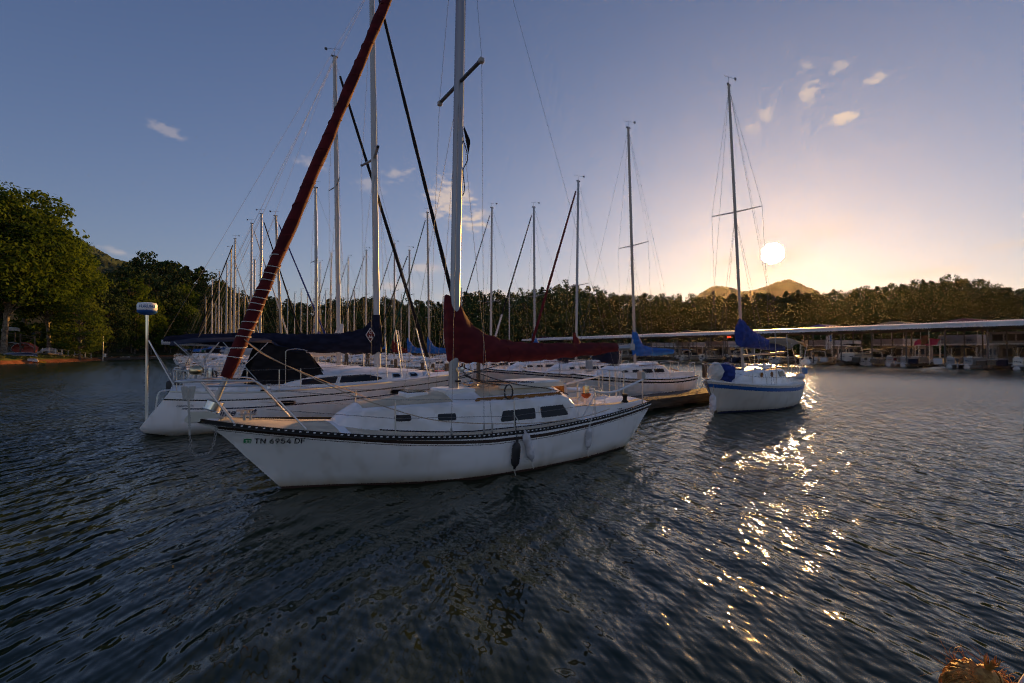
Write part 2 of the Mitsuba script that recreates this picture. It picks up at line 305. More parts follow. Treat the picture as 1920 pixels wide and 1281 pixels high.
# ---------------------------------------------------------------- trees: prototypes of trunk and crown, then one entry per tree
def leaves(cent, size, r, out=None):
    n = len(cent); d = r.normal(size=(n, 3)); d /= np.linalg.norm(d, axis=1, keepdims=True)
    if out is not None: d = d*.75+out; d /= np.linalg.norm(d, axis=1, keepdims=True)
    u = np.cross(d, r.normal(size=(n, 3))); u /= np.linalg.norm(u, axis=1, keepdims=True); w = np.cross(d, u); s = (size*r.uniform(.6, 1.35, n))[:, None]
    v = np.stack([cent-u*s, cent+w*s*.55, cent+u*s, cent-w*s*.55], 1).reshape(-1, 3); b = np.arange(n)[:, None]*4
    return v, np.vstack([b+[0, 1, 2], b+[0, 2, 3]])
def broadleaf(H, R, base, nclump, nleaf, lsize, seed, lean=0., flat=1.):
    r = np.random.default_rng(seed); top = np.array([lean, lean*.4, H*.9]); pts = curve([[0, 0, -1.5], [0, 0, H*.08], [lean*.2, .02*H, H*.4], [lean*.7, 0, H*.7], top], 12)
    wood_ = [tube(pts, np.interp(np.linspace(0, 1, 12), [0, .12, .5, 1], [.030*H*.8, .018*H, .012*H, .002*H]), 8)]
    cents, outs, cen = [], [], np.array([lean*.6, 0, base+(H-base)*.5]); hz = (H-base)*.5
    for k in range(nclump):
        d = r.normal(size=3); d /= np.linalg.norm(d); rad = r.uniform(.35, 1)**.5
        zz = d[2]*rad; prof = math.sqrt(max(0., 1-abs(zz)**2.2))*(1. if zz > -.2 else .9)
        a = r.uniform(0, 6.283); q = np.array([math.cos(a), math.sin(a), 0])*R*prof*rad*(1+.35*(meshkit.noise(np.array([[math.cos(a)*1.7, math.sin(a)*1.7, zz*2.3]]), seed)[0]-.5))
        c = cen+q+np.array([0, 0, zz*hz*flat]); cr = R*r.uniform(.13, .25)
        m = int(nleaf*r.uniform(.6, 1.4)); e = r.normal(size=(m, 3)); e /= np.linalg.norm(e, axis=1, keepdims=True)
        cents.append(c+e*(cr*r.uniform(.35, 1, (m, 1))**.5)*[1.25, 1.25, .7]); outs.append(e*.7+[0, 0, .45])
        if k % 4 == 0:
            t0 = np.clip((c[2]-.25*R)/(H*.9), .2, .9); st = np.array([np.interp(t0*H*.9, pts[:, 2], pts[:, 0]), np.interp(t0*H*.9, pts[:, 2], pts[:, 1]), t0*H*.85])
            wood_.append(tube(curve([st, st*.5+c*.5+[0, 0, .04*H], c], 5), np.linspace(.007*H, .0012*H, 5), 5, False))
    return join(*wood_), leaves(np.vstack(cents), lsize, r, np.vstack(outs))
def pine(H, R, base, tiers, per, nleaf, lsize, seed):
    r = np.random.default_rng(seed); wood_ = [tube([[0, 0, -1.5], [0, 0, H*.5], [.1, 0, H]], [.016*H, .011*H, .002*H], 7)]; cents, outs = [], []
    for k in range(tiers):
        f = k/(tiers-1); z = base+(H-base)*(f**.9)*.97; L = R*(1-f)**.65*r.uniform(.7, 1.15)+.35
        for b in range(per):
            a = r.uniform(0, 6.283); ll = L*r.uniform(.55, 1.1); e = np.array([math.cos(a)*ll, math.sin(a)*ll, ll*r.uniform(.0, .3)])
            wood_.append(tube([[0, 0, z], [e[0], e[1], z+e[2]]], [.0035*H, .001*H], 4, False))
            for q in np.linspace(.35, 1, 4):
                m = nleaf; c = np.array([0, 0, z])+e*q; cents.append(c+r.normal(size=(m, 3))*[ll*.13+.2, ll*.13+.2, .16]); outs.append(np.tile([0, 0, .8], (m, 1)))
    return join(*wood_), leaves(np.vstack(cents), lsize, r, np.vstack(outs))
PROTO = {}
def proto(name, meshes, bark, leaf):
    PROTO[name] = meshes; scene['grown_'+name] = {'type': 'shapegroup', 'trunk': mikit.ply(meshes[0], bark, smooth=True), 'crown': mikit.ply(meshes[1], leaf)}
for k in range(4): proto(f'far_oak{k}', broadleaf(20, 5.6+.5*k, 3.0, 95, 26, .52, 40+k, flat=.98), 'bark', ('leaf_dark', 'leaf_dark', 'leaf_far', 'leaf_dark')[k])
for k in range(3): proto(f'low_oak{k}', broadleaf(16, 6.2+.6*k, .2, 120, 26, .52, 50+k), 'bark', ('leaf_dark', 'leaf_far', 'leaf_dark')[k])
for k in range(2): proto(f'far_pine{k}', pine(23, 5.0, 7, 13, 5, 12, .50, 60+k), 'bark', 'leaf_pine')
for k in range(3): proto(f'mid_oak{k}', broadleaf(20, 6.0+.7*k, 1.6, 170, 42, .36, 70+k), 'bark', ('leaf_oak', 'leaf_light', 'leaf_dark')[k])
for k in range(2): proto(f'near_oak{k}', broadleaf(27, 9.0+1.0*k, 7.5, 330, 62, .34, 80+k, lean=1.0), 'bark_pale', 'leaf_oak')
proto('bush0', broadleaf(4, 3.2, .2, 40, 40, .24, 90), 'bark', 'leaf_light'); proto('bush1', broadleaf(5, 3.0, .2, 40, 40, .26, 91), 'bark', 'leaf_oak')
def tree(name, pr_, x, y, hgt, rz, label, cat, group, wide=1., sink=0., z=None):
    H0 = PROTO[pr_][1][0][:, 2].max(); s = hgt/H0; z = float(land_h(np.array([x]), np.array([y]))[0]) if z is None else z
    k = num(name); said(k, label, cat, group); M = T().translate([x, y, z-sink]).rotate([0, 0, 1], rz).scale([s*wide, s*wide, s])
    scene[k] = {'type': 'instance', 'to_world': M, 'shapegroup': {'type': 'ref', 'id': 'grown_'+pr_}}
def azof(u): return (u-960)/F_PX
SKY_U = [-200, 0, 30, 70, 100, 140, 170, 190, 240, 275, 300, 330, 370, 400, 450, 480, 520, 545, 600, 650, 700, 750, 800, 830, 880, 930, 1000, 1080, 1120, 1170, 1250, 1330, 1400, 1500, 1560, 1600, 1660, 1700, 1770, 1850, 1920, 2200]
SKY_V = [330, 352, 388, 418, 446, 470, 500, 512, 480, 466, 478, 488, 490, 508, 538, 548, 556, 562, 566, 554, 548, 552, 562, 562, 542, 542, 536, 526, 542, 540, 546, 552, 548, 545, 541, 537, 526, 524, 514, 526, 532, 520]
def skyline(u): return np.interp(u, SKY_U, SKY_V)
rt = np.random.default_rng(3)
SIDES = ((560, 'left of the tallest grey mast'), (700, 'left of the navy sail cover'), (850, 'between the two big masts'), (1000, 'right of the front mast'), (1180, 'above the maroon boom'), (1330, 'right of the bright blue cover'), (1480, 'below the sun'), (1620, 'right of the sun'), (1780, 'above the pontoon boats'), (9999, 'at the right edge'))
# far wooded shore behind the slips, from the middle to the right edge, in four ranks up the slope
for rank, (back, frac) in enumerate(((3, .60), (13, .80), (26, .94), (42, 1.0))):
    u = 470.
    while u < 2010:
        x0 = azof(u); line = sg.LineString([(x0*120, 120), (x0*420, 420)]); hit = line.intersection(SHORE.exterior)
        y0 = (hit.geoms[-1] if hasattr(hit, 'geoms') else hit).y if not hit.is_empty else 200.
        y = y0+back+rt.uniform(-4, 4); x = x0*y; z = float(land_h(np.array([x]), np.array([y]))[0])
        top = CAM_H+(655-skyline(u))/F_PX*y*frac*rt.uniform(.90, 1.03); hgt = top-z
        if hgt > 5:
            p = (f'low_oak{rt.integers(3)}' if rank < 2 else f'far_oak{rt.integers(4)}') if rt.uniform() > (.16 if rank > 1 else .04) else f'far_pine{rt.integers(2)}'
            side = next(n_ for lim, n_ in SIDES if u < lim); rk_ = ('at the waterline', 'low on the slope', 'high on the slope', 'on the skyline')[rank]
            tree('forest_tree' if 'oak' in p else 'forest_pine', p, x, y, hgt, rt.uniform(0, 360), ('broadleaf tree' if 'oak' in p else 'pine')+f' {rk_} of the far shore, {side}', 'tree', f'{"broadleaf trees" if "oak" in p else "pines"} {rk_} of the far shore, {side}', wide=min(1.5, max(.8, 17/hgt)))
        u += rt.uniform(.78, 1.15)*6.2/y*F_PX
# the darker wood at the head of the cove on the left
for rank, (back, frac, kinds) in enumerate(((4, .55, ('mid_oak0', 'mid_oak2', 'mid_oak1')), (12, .78, ('mid_oak2', 'mid_oak0', 'far_oak1')), (24, .93, ('far_oak0', 'mid_oak2', 'far_oak1')), (36, 1.0, ('far_oak3', 'far_oak1', 'far_pine0', 'far_pine1')))):
    u = 150.
    while u < 500:
        x0 = azof(u); line = sg.LineString([(x0*60, 60), (x0*420, 420)]); hit = line.intersection(SHORE.exterior)
        y0 = (hit.geoms[-1] if hasattr(hit, 'geoms') else hit).y if not hit.is_empty else 150.
        y = y0+back*.9+rt.uniform(-2.5, 2.5); x = x0*y; z = float(land_h(np.array([x]), np.array([y]))[0])
        hgt = CAM_H+(655-skyline(u))/F_PX*y*frac*rt.uniform(.9, 1.03)-z; p = kinds[rt.integers(len(kinds))]
        if hgt > 4: tree('cove_tree' if 'oak' in p else 'cove_pine', p, x, y, hgt, rt.uniform(0, 360), ('broadleaf tree' if 'oak' in p else 'pine')+f' {("at the waterline", "in the second rank", "in the third rank", "on the skyline")[rank]} of the cove wood, {"left" if u < 270 else "right"} of the radar pole', 'tree', f'{p[4:7]} trees of the cove wood, rank {rank+1}, {"left" if u < 270 else "right"} of the radar pole', wide=min(1.35, max(.8, 13/hgt)))
        u += rt.uniform(.8, 1.2)*5.6/y*F_PX
# tall trees on the grassy bank at the left edge, each its own
for u, y, v, p, rz, w, lab in ((8, 88, 345, 'near_oak0', 10, .95, 'tallest broadleaf tree at the left edge, pale forked trunk on the clay bank'), (92, 98, 432, 'near_oak1', 140, .9, 'tall broadleaf tree with straight bare trunk behind the upturned boats'),
        (44, 112, 395, 'near_oak1', 250, .95, 'tall broadleaf tree standing behind the canoe rack'), (128, 108, 470, 'near_oak0', 60, .72, 'sunlit broadleaf tree nearest the cove, thin trunk'),
        (-60, 82, 330, 'near_oak0', 200, 1., 'broadleaf tree cut off by the left edge of the photo'), (0, 120, 380, 'mid_oak0', 200, 1.1, 'bushy tree at the left edge behind the forked trunk')):
    x = azof(u)*y; z = float(land_h(np.array([x]), np.array([y]))[0]); tree('bank_tree', p, x, y, CAM_H+(655-v)/F_PX*y-z, rz, lab, 'tree', None, w)
for u, y, hgt, p, lab in ((136, 103, 7.5, 'bush0', 'rounded sunlit shrub beside the leaning post'), (30, 108, 5, 'bush1', 'shrub behind the red canoe'), (75, 112, 6, 'bush0', 'shrub left of the straight tree trunk'), (108, 112, 5.5, 'bush1', 'shrub right of the straight tree trunk'),
        (160, 112, 4, 'bush0', 'low shrub behind the gangway frame'), (10, 100, 6, 'bush1', 'shrub at the left edge behind the trunk'), (185, 128, 5, 'bush1', 'low shrub at the foot of the dark wood')):
    tree('shrub', p, azof(u)*y, y, hgt, 40*u, lab, 'shrub', None, 1.1)
# ---------------------------------------------------------------- boat building
class Hull:
    def __init__(s, stern, bow, sheer, beam, zb=-.6, nmid=3., emid=.5, ebow=.78, camber=.10):
        s.fs = PchipInterpolator(*zip(*stern), extrapolate=True); s.fb = PchipInterpolator(*zip(*bow), extrapolate=True)   # z -> x
        xs, zs = zip(*sheer); s.fz = PchipInterpolator(xs, zs, extrapolate=True)
        s.zb, s.nm, s.em, s.eb, s.cam = zb, nmid, emid, ebow, camber; s.fh = PchipInterpolator(*zip(*beam), extrapolate=True)   # s -> half beam
        s.zst, s.zbw = zs[0], zs[-1]; s.x0, s.x1 = xs[0], xs[-1]
    def sheer(s, q): return s.fz(s.x0+(s.x1-s.x0)*np.asarray(q))
    def _x(s, q, z): return (1-q)*s.fs(z)+q*s.fb(z)
    def _w(s, q, k):
        t = np.clip((q-.5)/.5, 0, 1); t = t*t*(3-2*t); n = s.nm*(1-t)+1.0*t; e = s.em*(1-t)+s.eb*t
        return np.clip(1-np.clip(k, 0, 1)**n, 0, 1)**e
    def at(s, q, z):
        """Port side point of station q (0 stern, 1 bow) at height z."""
        q, z = np.asarray(q, float), np.asarray(z, float); zs = s.sheer(q); k = (zs-z)/(zs-s.zb)
        return np.stack([s._x(q, z), np.maximum(s.fh(q), 0)*s._w(q, k), z+0*q], -1)
    def q_of(s, x, z): return (x-s.fs(z))/(s.fb(z)-s.fs(z))
    def y_of(s, x, z): return s.at(s.q_of(np.asarray(x, float), np.asarray(z, float)), z)[..., 1]
    def qx(s, x): return (np.asarray(x, float)-s.x0)/(s.x1-s.x0)
    def half(s, x): return np.maximum(s.fh(s.qx(x)), 0)
    def deck(s, x, y=0):
        hb = np.maximum(s.half(x), .05); return s.fz(x)+s.cam*(1-np.clip(np.abs(y)/hb, 0, 1)**2)
    def side(s, d0, d1, off=0., nq=56, nk=14, q0=0., q1=1., sides=(1, -1)):
        """The band of the hull from d0 to d1 below the sheer (d1 None: down to the bottom), pushed out by off."""
        out = []
        q = q0+(q1-q0)*(1-(1-np.linspace(0, 1, nq))**1.25)
        for sg_ in sides:
            rows = []
            for t in np.linspace(0, 1, nk):
                zs = s.sheer(q); z = zs-d0-(t**.8)*((zs-s.zb if d1 is None else zs*0+d1)-d0); p = s.at(q, z); p[:, 1] += off*np.minimum(1, (1.0001-q)/.02) ; p[:, 1] *= sg_; rows.append(p)
            m = loft(rows, closed=False); out.append(m if sg_ < 0 else (m[0], m[1][:, ::-1]))
        return join(*out)
    def band(s, z0, z1, off=.004, nq=56, q0=0., q1=1., sides=(1, -1)):
        out = []
        q = np.linspace(q0, q1, nq)
        for sg_ in sides:
            rows = []
            for z in np.linspace(z0, z1, 4):
                p = s.at(q, np.minimum(z, s.sheer(q)-.02)); p[:, 1] = (p[:, 1]+off)*sg_; rows.append(p)
            m = loft(rows, closed=False); out.append(m if sg_ > 0 else (m[0], m[1][:, ::-1]))
        return join(*out)
    def transom(s, nk=12):
        z = np.linspace(float(s.sheer(0)), s.zb, nk); p = s.at(np.zeros(nk), z); l = p*[1, -1, 1]
        return loft([p, l], closed=False)
    def deckmesh(s, q0=.0, q1=.998, nq=40, drop=.0, inset=.0, ny=9):
        rows = []
        for q in np.linspace(q0, q1, nq):
            x = s.x0+(s.x1-s.x0)*q; hb = max(float(s.fh(q))-inset, .004); y = np.linspace(-hb, hb, ny)
            rows.append(np.stack([y*0+x, y, s.deck(x, y)-drop], 1))
        return loft(rows, closed=False)
    def rail(s, w, h, lift=0., off=.0, q0=0., q1=.999, n=60, sides=(1, -1)):
        """A strip of w x h running along the deck edge."""
        out = []
        for sg_ in sides:
            q = np.linspace(q0, q1, n); z = s.sheer(q)+lift; x = s.x0+(s.x1-s.x0)*q; y = np.maximum(s.fh(q), .0)+off
            out.append(loft([np.stack([[a, sg_*max(b+e, .0), c+f] for e, f in ((0, 0), (-w, 0), (-w, h), (0, h))]) for a, b, c in zip(x, y, z)]))
        return join(*out)
    def letters(s, text, x0, z0, hgt, direction, side, bsdf_off=.006, slant=0., bold=True, depth=.003):
        m = meshkit.text_mesh(text, hgt, depth, bold); v = np.array(m.vertices); tx, ty, tz = v[:, 0]+slant*v[:, 1], v[:, 1], v[:, 2]
        x = x0+direction*tx; z = z0+ty; y = side*(s.y_of(x, z)+bsdf_off+tz); return np.stack([x, y, z], 1), np.array(m.faces)

class Cabin:
    """Stations (x, yb, yt, z side top, z roof), bow to stern; yb/yt half widths at foot and top of the side."""
    def __init__(s, hull, st): s.h = hull; s.st = np.array(st, float)
    def col(s, x, c): o = np.argsort(s.st[:, 0]); return np.interp(x, s.st[o, 0], s.st[o, c])
    def y_of(s, x, z):
        yb, yt, zt = s.col(x, 1), s.col(x, 2), s.col(x, 3); zb = s.h.deck(x, yb); t = np.clip((z-zb)/np.maximum(zt-zb, .05), 0, 1); return yb+(yt-yb)*t
    def mesh(s, n=40):
        rings = []
        for x in np.unique(np.concatenate([np.linspace(s.st[:, 0].min(), s.st[:, 0].max(), n), s.st[:, 0]]))[::-1]:
            yb, yt, zt, zr = (s.col(x, c) for c in (1, 2, 3, 4)); zb = float(s.h.deck(x, yb))-.03
            half = [(yb, zb), (yt+(yb-yt)*.12, zb+(zt-zb)*.86), (yt-.02, zt-.012), (yt-.07, zt+.012)]+[(f*(yt-.07), zt+.012+(zr-zt-.012)*(1-f*f)) for f in (.75, .5, .25)]
            rings.append([(x, y, z) for y, z in half]+[(x, 0, zr)]+[(x, -y, z) for y, z in half[::-1]])
        return loft(rings)
    def roofpatch(s, x0, x1, f=.86, lift=.006, n=24):
        rows = []
        for x in np.linspace(x0, x1, n):
            yt, zt, zr = s.col(x, 2), s.col(x, 3), s.col(x, 4); ff = np.linspace(-f, f, 11); rows.append(np.stack([ff*0+x, ff*(yt-.07), zt+.012+(zr-zt-.012)*(1-ff**2)+lift], 1))
        m = loft(rows, closed=False); return (m[0], m[1][:, ::-1]) if x1 > x0 else m
    def window(s, poly, side, off=.008, depth=.02):
        """A pane (polygon in x, z) laid on the cabin side, standing proud by off."""
        g = sg.Polygon(poly); g = g.buffer(-.03).buffer(.03, quad_segs=3); g = shapely.segmentize(g, .15); m = trimesh.creation.extrude_polygon(g, depth, engine='earcut'); v = np.array(m.vertices)
        y = s.y_of(v[:, 0], v[:, 1])+off-depth+v[:, 2]; f = np.array(m.faces); return np.stack([v[:, 0], side*y, v[:, 1]], 1), f
    def windows(s, b, poly, pane='window_dark', frame='gelcoat_white', sides=(1, -1)):
        g = sg.Polygon(poly)
        for sd in sides:
            k = b.part('window', s.window(poly, sd, .018), pane); b.part('frame', s.window(g.buffer(.035, join_style=1).exterior.coords, sd, .010, .03), frame, parent=k)

def sail_cover(sec, wr=.012, seed=1, n=20):
    """A lashed sail under its cover along the boom: sections (x, z top, z bottom, half width)."""
    sec = np.array(sec, float); t = np.linspace(0, 1, len(sec)); tt = np.linspace(0, 1, 46); S = PchipInterpolator(t, sec)(tt); a = np.arange(n)*2*np.pi/n; rings = []
    for x, zt, zb, w in S:
        c, hh = (zt+zb)/2, (zt-zb)/2; co, si = np.cos(a), np.sin(a)
        wid = w*np.where(si > 0, (1-np.clip(si, 0, 1)**1.5*.72), 1.); p = np.stack([x+.05*si*np.sin(x*3.1), co*wid, c+si*hh], 1)
        nz = meshkit.fbm(np.stack([p[:, 0]*3.2+si*1.3, p[:, 1]*5, p[:, 2]*2.2], 1), 3, seed)-.5; f2 = np.sin(p[:, 0]*17+si*2.4+3*nz)*.8*np.minimum(hh/.25, 1.3)
        p[:, 1:] += (np.stack([co, si], 1)*((nz*2.2+f2*.6)*wr)[:, None]); rings.append(p)
    return loft(rings)
def furl(a, b, r, seed=1, n=60, k=10, taper=.75):
    t = np.linspace(0, 1, n); p = np.asarray(a, float)*(1-t[:, None])+np.asarray(b, float)*t[:, None]; rr = r*(1-(1-taper)*t)*np.minimum(1, .8+t*9)
    m = tube(p, rr, k); v = m[0].copy(); L = np.linalg.norm(np.asarray(b, float)-a); nn = meshkit.fbm(np.stack([v[:, 0]*6, v[:, 1]*14, v[:, 2]*2.0], 1), 3, seed)-.5
    cen = np.vstack([np.repeat(p, k, 0), p[0], p[-1]]); d = v-cen; ph = np.arctan2(d[:, 1], d[:, 0])+v[:, 2]*2.2; v += d*(nn*.28+.06*np.sin(ph*2))[:, None]; return v, m[1]
def mastmesh(foot, top, w, d, n=12, taper=.8):
    a = np.arange(n)*2*np.pi/n; rings = []; foot, top = np.asarray(foot, float), np.asarray(top, float)
    for t in np.linspace(0, 1, 8):
        c = foot+(top-foot)*t; k = 1-(1-taper)*max(0, t-.55)/.45; rings.append(np.stack([c[0]+np.cos(a)*d/2*k, c[1]+np.sin(a)*w/2*k, c[2]+0*a], 1))
    return loft(rings)
def wire(a, b, r=.004, d=0., n=2): return tube(sag(a, b, d, 8) if d else [a, b], r, 4, False)
def fender(name, label, top, bot, r, body, rope_from, rope='rope_tan', group=None):
    t = Thing(name, label, 'fender', group=group); L = float(np.linalg.norm(np.subtract(top, bot)))
    prof = [(.0, 0), (r*.3, .0), (r*.32, .05), (r*.62, .07), (r*.93, .12), (r, .2), (r, L-.2), (r*.93, L-.12), (r*.62, L-.07), (r*.32, L-.05), (r*.3, L), (0, L)]
    t.part('body', between(lathe(prof, 14), bot, top), body, 50)
    t.part('rope', tube([top, rope_from], .008, 5), rope, True); t.part('tail', tube([bot, np.add(bot, [0.02, 0, -.14])], .007, 5), 'rope_white', True); return t

# ---------------------------------------------------------------- the front sloop (bow to the left, port side to the camera)
HB = Thing('sailboat', 'white sloop in front with maroon sail cover, red furled jib and brown stripe', 'sailboat', (-.765, 10.595, 0), (-.841, -.541))
H1 = Hull([(-.6, -3.25), (0, -3.75), (.5, -4.14), (1.07, -4.62)], [(-.6, 3.35), (0, 3.9), (.6, 4.44), (1.1, 4.9), (1.27, 5.17)],
    [(-4.62, 1.07), (-3.2, .93), (-1.98, .85), (-.5, .79), (.6, .79), (1.17, .82), (2.33, .91), (3.49, 1.04), (4.58, 1.18), (5.17, 1.27)],
    [(0, .86), (.12, 1.12), (.28, 1.36), (.45, 1.47), (.58, 1.46), (.71, 1.34), (.83, 1.0), (.92, .58), (.975, .22), (1, .03)], zb=-.55, ebow=.80)
hull = HB.part('hull', join(H1.side(.0, None, nq=72, nk=26), H1.transom()), 'hull_white', 40)
HB.part('brown_stripe', H1.side(.047, .108, .010, nk=4), 'stripe_brown', True, hull); HB.part('pin_stripe', H1.side(.132, .142, .009, nk=3), 'stripe_brown', True, hull)
HB.part('boot_stripe', H1.band(-.15, .045, .004), 'antifoul', True, hull); HB.part('white_moulding', H1.side(.0, .045, .012, nk=4), 'plain_white', True, hull)
HB.part('rub_rail', H1.rail(.04, .02, -.004, .016), 'black_rubber', False, hull)
tr = HB.part('toe_rail', H1.rail(.035, .05, .016, .004), 'black_trim')
slots = []
for x in np.arange(-4.35, 4.7, .10):
    hb = float(H1.half(x))
    for sd in (1, -1): slots.append(mv(box(-.021, .021, -.004, .004, -.009, .009), x, sd*(hb+.0055), float(H1.fz(x))+.043))
labels[HB.part('slots', join(*slots), 'plain_white', parent=tr)] = {'kind': 'stuff'}
deck = HB.part('deck', H1.deckmesh(inset=.01), 'plain_white', True)
def deckpatch(x0, x1, fy0, fy1, n=24):      # sanded walking panels on the deck, port and starboard
    out = []
    for sd in (1, -1):
        rows = []
        for x in np.linspace(x0, x1, n):
            hb = float(H1.half(x))-.10; y = np.linspace(fy0(x), max(fy1(x, hb), fy0(x)+.001), 5)*sd; rows.append(np.stack([y*0+x, y, H1.deck(x, y)+.006], 1))
        m = loft(rows, closed=False); out.append(m if sd*(x1-x0) < 0 else (m[0], m[1][:, ::-1]))
    return join(*out)
C1 = Cabin(H1, [(3.02, .34, .30, 1.14, 1.16), (2.90, .46, .40, 1.22, 1.25), (2.62, .64, .52, 1.35, 1.43), (2.0, .84, .72, 1.375, 1.48), (1.3, .97, .85, 1.385, 1.545), (.59, 1.02, .91, 1.385, 1.60), (-.8, 1.04, .93, 1.39, 1.64), (-1.66, 1.03, .92, 1.41, 1.655), (-1.86, 1.02, .91, 1.36, 1.60), (-2.02, 1.01, .90, 1.22, 1.45), (-2.14, 1.0, .90, .98, 1.15)])
HB.part('walkway_pad', deckpatch(2.95, -2.0, lambda x: float(C1.col(x, 1))+.05, lambda x, hb: hb), 'deck_beige', True, deck)
HB.part('foredeck_pad', deckpatch(4.85, 3.12, lambda x: .03, lambda x, hb: hb), 'deck_beige', True, deck)
cab = HB.part('cabin', C1.mesh(), 'gelcoat_white', 35)
HB.part('roof_pad', C1.roofpatch(.95, 2.62, .93), 'deck_beige', True, cab); HB.part('roof_pad', C1.roofpatch(-1.55, .30, .80), 'deck_beige', True, cab)
HB.part('side_trim', join(*[tube([(x, sd*(float(C1.col(x, 1))+.012), float(H1.deck(x, C1.col(x, 1)))+.012) for x in np.linspace(2.4, -1.95, 24)], .011, 5) for sd in (1, -1)]), 'stripe_brown', True, cab)
for poly in ([(2.13, 1.13), (2.13, 1.24), (1.84, 1.235), (1.84, 1.125)], [(1.34, 1.10), (1.34, 1.22), (.98, 1.215), (.98, 1.085)], [(.02, .98), (-.07, 1.19), (-.85, 1.205), (-.85, .985)], [(-1.01, .985), (-1.0, 1.215), (-1.62, 1.225), (-1.76, 1.0)]):
    C1.windows(HB, poly)
for sd in (1, -1):     # scalloped teak handrail
    x = np.linspace(.46, -1.68, 9); pts = [(.50, .0), (.44, .055)]+[(-1.66, .055), (-1.72, .0)]; g = sg.Polygon([(.50, 0), (.44, .06), (-1.66, .06), (-1.72, 0)])
    for a, b in zip(x[:-1], x[1:]): g = g.difference(sg.Polygon([(a-.055, -.01), (a-.085, .026), (b+.085, .026), (b+.055, -.01)]))
    m = prism(g, -.014, .014); v = m[0]; xx = v[:, 0]; y = C1.col(xx, 2)-.10; z = C1.col(xx, 3)+.02; HB.part('handrail', (np.stack([xx, sd*(y+v[:, 2]), z+v[:, 1]], 1), m[1]), 'teak')
ht = HB.part('companion_hatch', join(rbox(-2.02, -.95, -.42, .42, 1.60, 1.735, .035), rbox(-1.1, -.80, -.46, .46, 1.58, 1.70, .03)), 'gelcoat_white', 30)
HB.part('hatch_rail', join(rbox(-2.05, -.3, .43, .50, 1.59, 1.69, .01), rbox(-2.05, -.3, -.50, -.43, 1.59, 1.69, .01)), 'deck_cream', parent=ht)
HB.part('companion_door', box(-2.19, -2.13, -.32, .32, .55, 1.60), 'teak')
fh = HB.part('fore_hatch', rbox(1.25, 1.72, -.25, .25, 1.47, 1.585, .03), 'gelcoat_white', 30)
HB.part('hatch_lid', rbox(1.29, 1.68, -.21, .21, 1.585, 1.60, .008), 'window_dark', 30, fh)
HB.part('mast_collar', rbox(.25, .95, -.42, .42, 1.50, 1.63, .05), 'gelcoat_white', 30)
MF, MT = np.array([.58, 0, 1.60]), np.array([.36, 0, 14.1])
def ML(z): return MF+(MT-MF)*(z-MF[2])/(MT[2]-MF[2])
mast = HB.part('mast', mastmesh(MF, MT, .155, .225, 16), 'mast_grey', 60)
HB.part('mast_winch', mv(rot(lathe([(.0, 0), (.06, 0), (.06, .03), (.042, .05), (.042, .10), (.055, .13), (0, .135)], 14), (1, 0, 0), -90), .48, .085, 2.02), 'steel', 40, mast)
HB.part('cleat', rbox(.45, .58, .08, .11, 1.75, 1.79, .01), 'black_trim', parent=mast)
HB.part('sail_track', tube([ML(3.4)+[-.118, 0, 0], ML(13.9)+[-.118, 0, 0]], .009, 4), 'black_trim', parent=mast)
HB.part('burgee', loft([[ML(7.35)+[-.13, .02*math.sin(3*k), -.1*k] for k in np.linspace(0, 1, 5)], [ML(7.2)+[-.27, .05*math.sin(3*k+1), -.16-.3*k] for k in np.linspace(0, 1, 5)]], closed=False), 'canvas_black', parent=mast)
HB.part('reef_line', join(tube(curve([ML(7.0)+[-.13, 0, 0], ML(6.6)+[-.22, .05, 0], ML(6.3)+[-.14, 0, .05], ML(6.0)+[-.2, -.04, 0], ML(5.8)+[-.14, 0, 0]], 20), .012, 5)), 'rope_dark', True, mast)
spr = HB.part('spreaders', loft([[ML(8.25)+[.02*c+.10*(-abs(y))*0-.12*abs(y)*0, y, s] for c, s in ((1, -.022), (-2.2, -.022), (-2.2, .022), (1, .022))] for y in (-1.0, -.4, 0, .4, 1.0)]), 'wire_dark')
for sd in (1, -1): HB.part('spreader_tip', mv(rbox(-.05, .05, -.05, .05, -.05, .05, .02), ML(8.25)[0], sd*1.0, 8.22), 'mast_tan', parent=spr)
bm = HB.part('boom', tube([(.45, 0, 2.30), (-4.75, 0, 2.50)], .065, 12), 'mast_grey', 60); HB.part('end_fitting', join(rbox(-4.9, -4.72, -.06, .06, 2.42, 2.60, .02), tube([(-4.85, 0, 2.58), (-4.86, 0, 2.72)], .02, 6)), 'galvanised', 30, bm)
HB.part('sail_cover', sail_cover([(.76, 3.58, 2.20, .085), (.70, 3.60, 2.17, .14), (.45, 3.52, 2.16, .155), (.28, 3.25, 2.16, .15), (.05, 2.95, 2.15, .15), (-.3, 2.75, 2.14, .155), (-.8, 2.66, 2.15, .16), (-1.5, 2.60, 2.17, .155), (-2.5, 2.60, 2.23, .13), (-3.5, 2.62, 2.31, .11), (-4.25, 2.63, 2.39, .085)], .030, 3), 'canvas_maroon', True)
for x_, zt_, zb_ in ((-.75, 2.66, 2.15), (-1.75, 2.60, 2.18), (-2.75, 2.61, 2.25), (-3.6, 2.63, 2.32)):
    HB.part('cover_tie', tube([(x_+.02*math.sin(3*a), .158*math.cos(a)*(1 if math.sin(a) < .3 else .62)*(1-.12*max(0, -x_-1.5)), (zt_+zb_)/2+(zt_-zb_)/2*1.035*math.sin(a)) for a in np.linspace(0, 2*np.pi, 24, endpoint=False)], .008, 4, closed=True), 'canvas_maroon', True)
FS0, FS1 = np.array([4.99, 0, 1.36]), np.array([.40, 0, 14.0])
def FP(z): return FS0+(FS1-FS0)*(z-FS0[2])/(FS1[2]-FS0[2])
jib = HB.part('furled_jib', furl(FP(1.98), FP(13.6), .106, 5, 110, 16, .8), 'canvas_red', True)
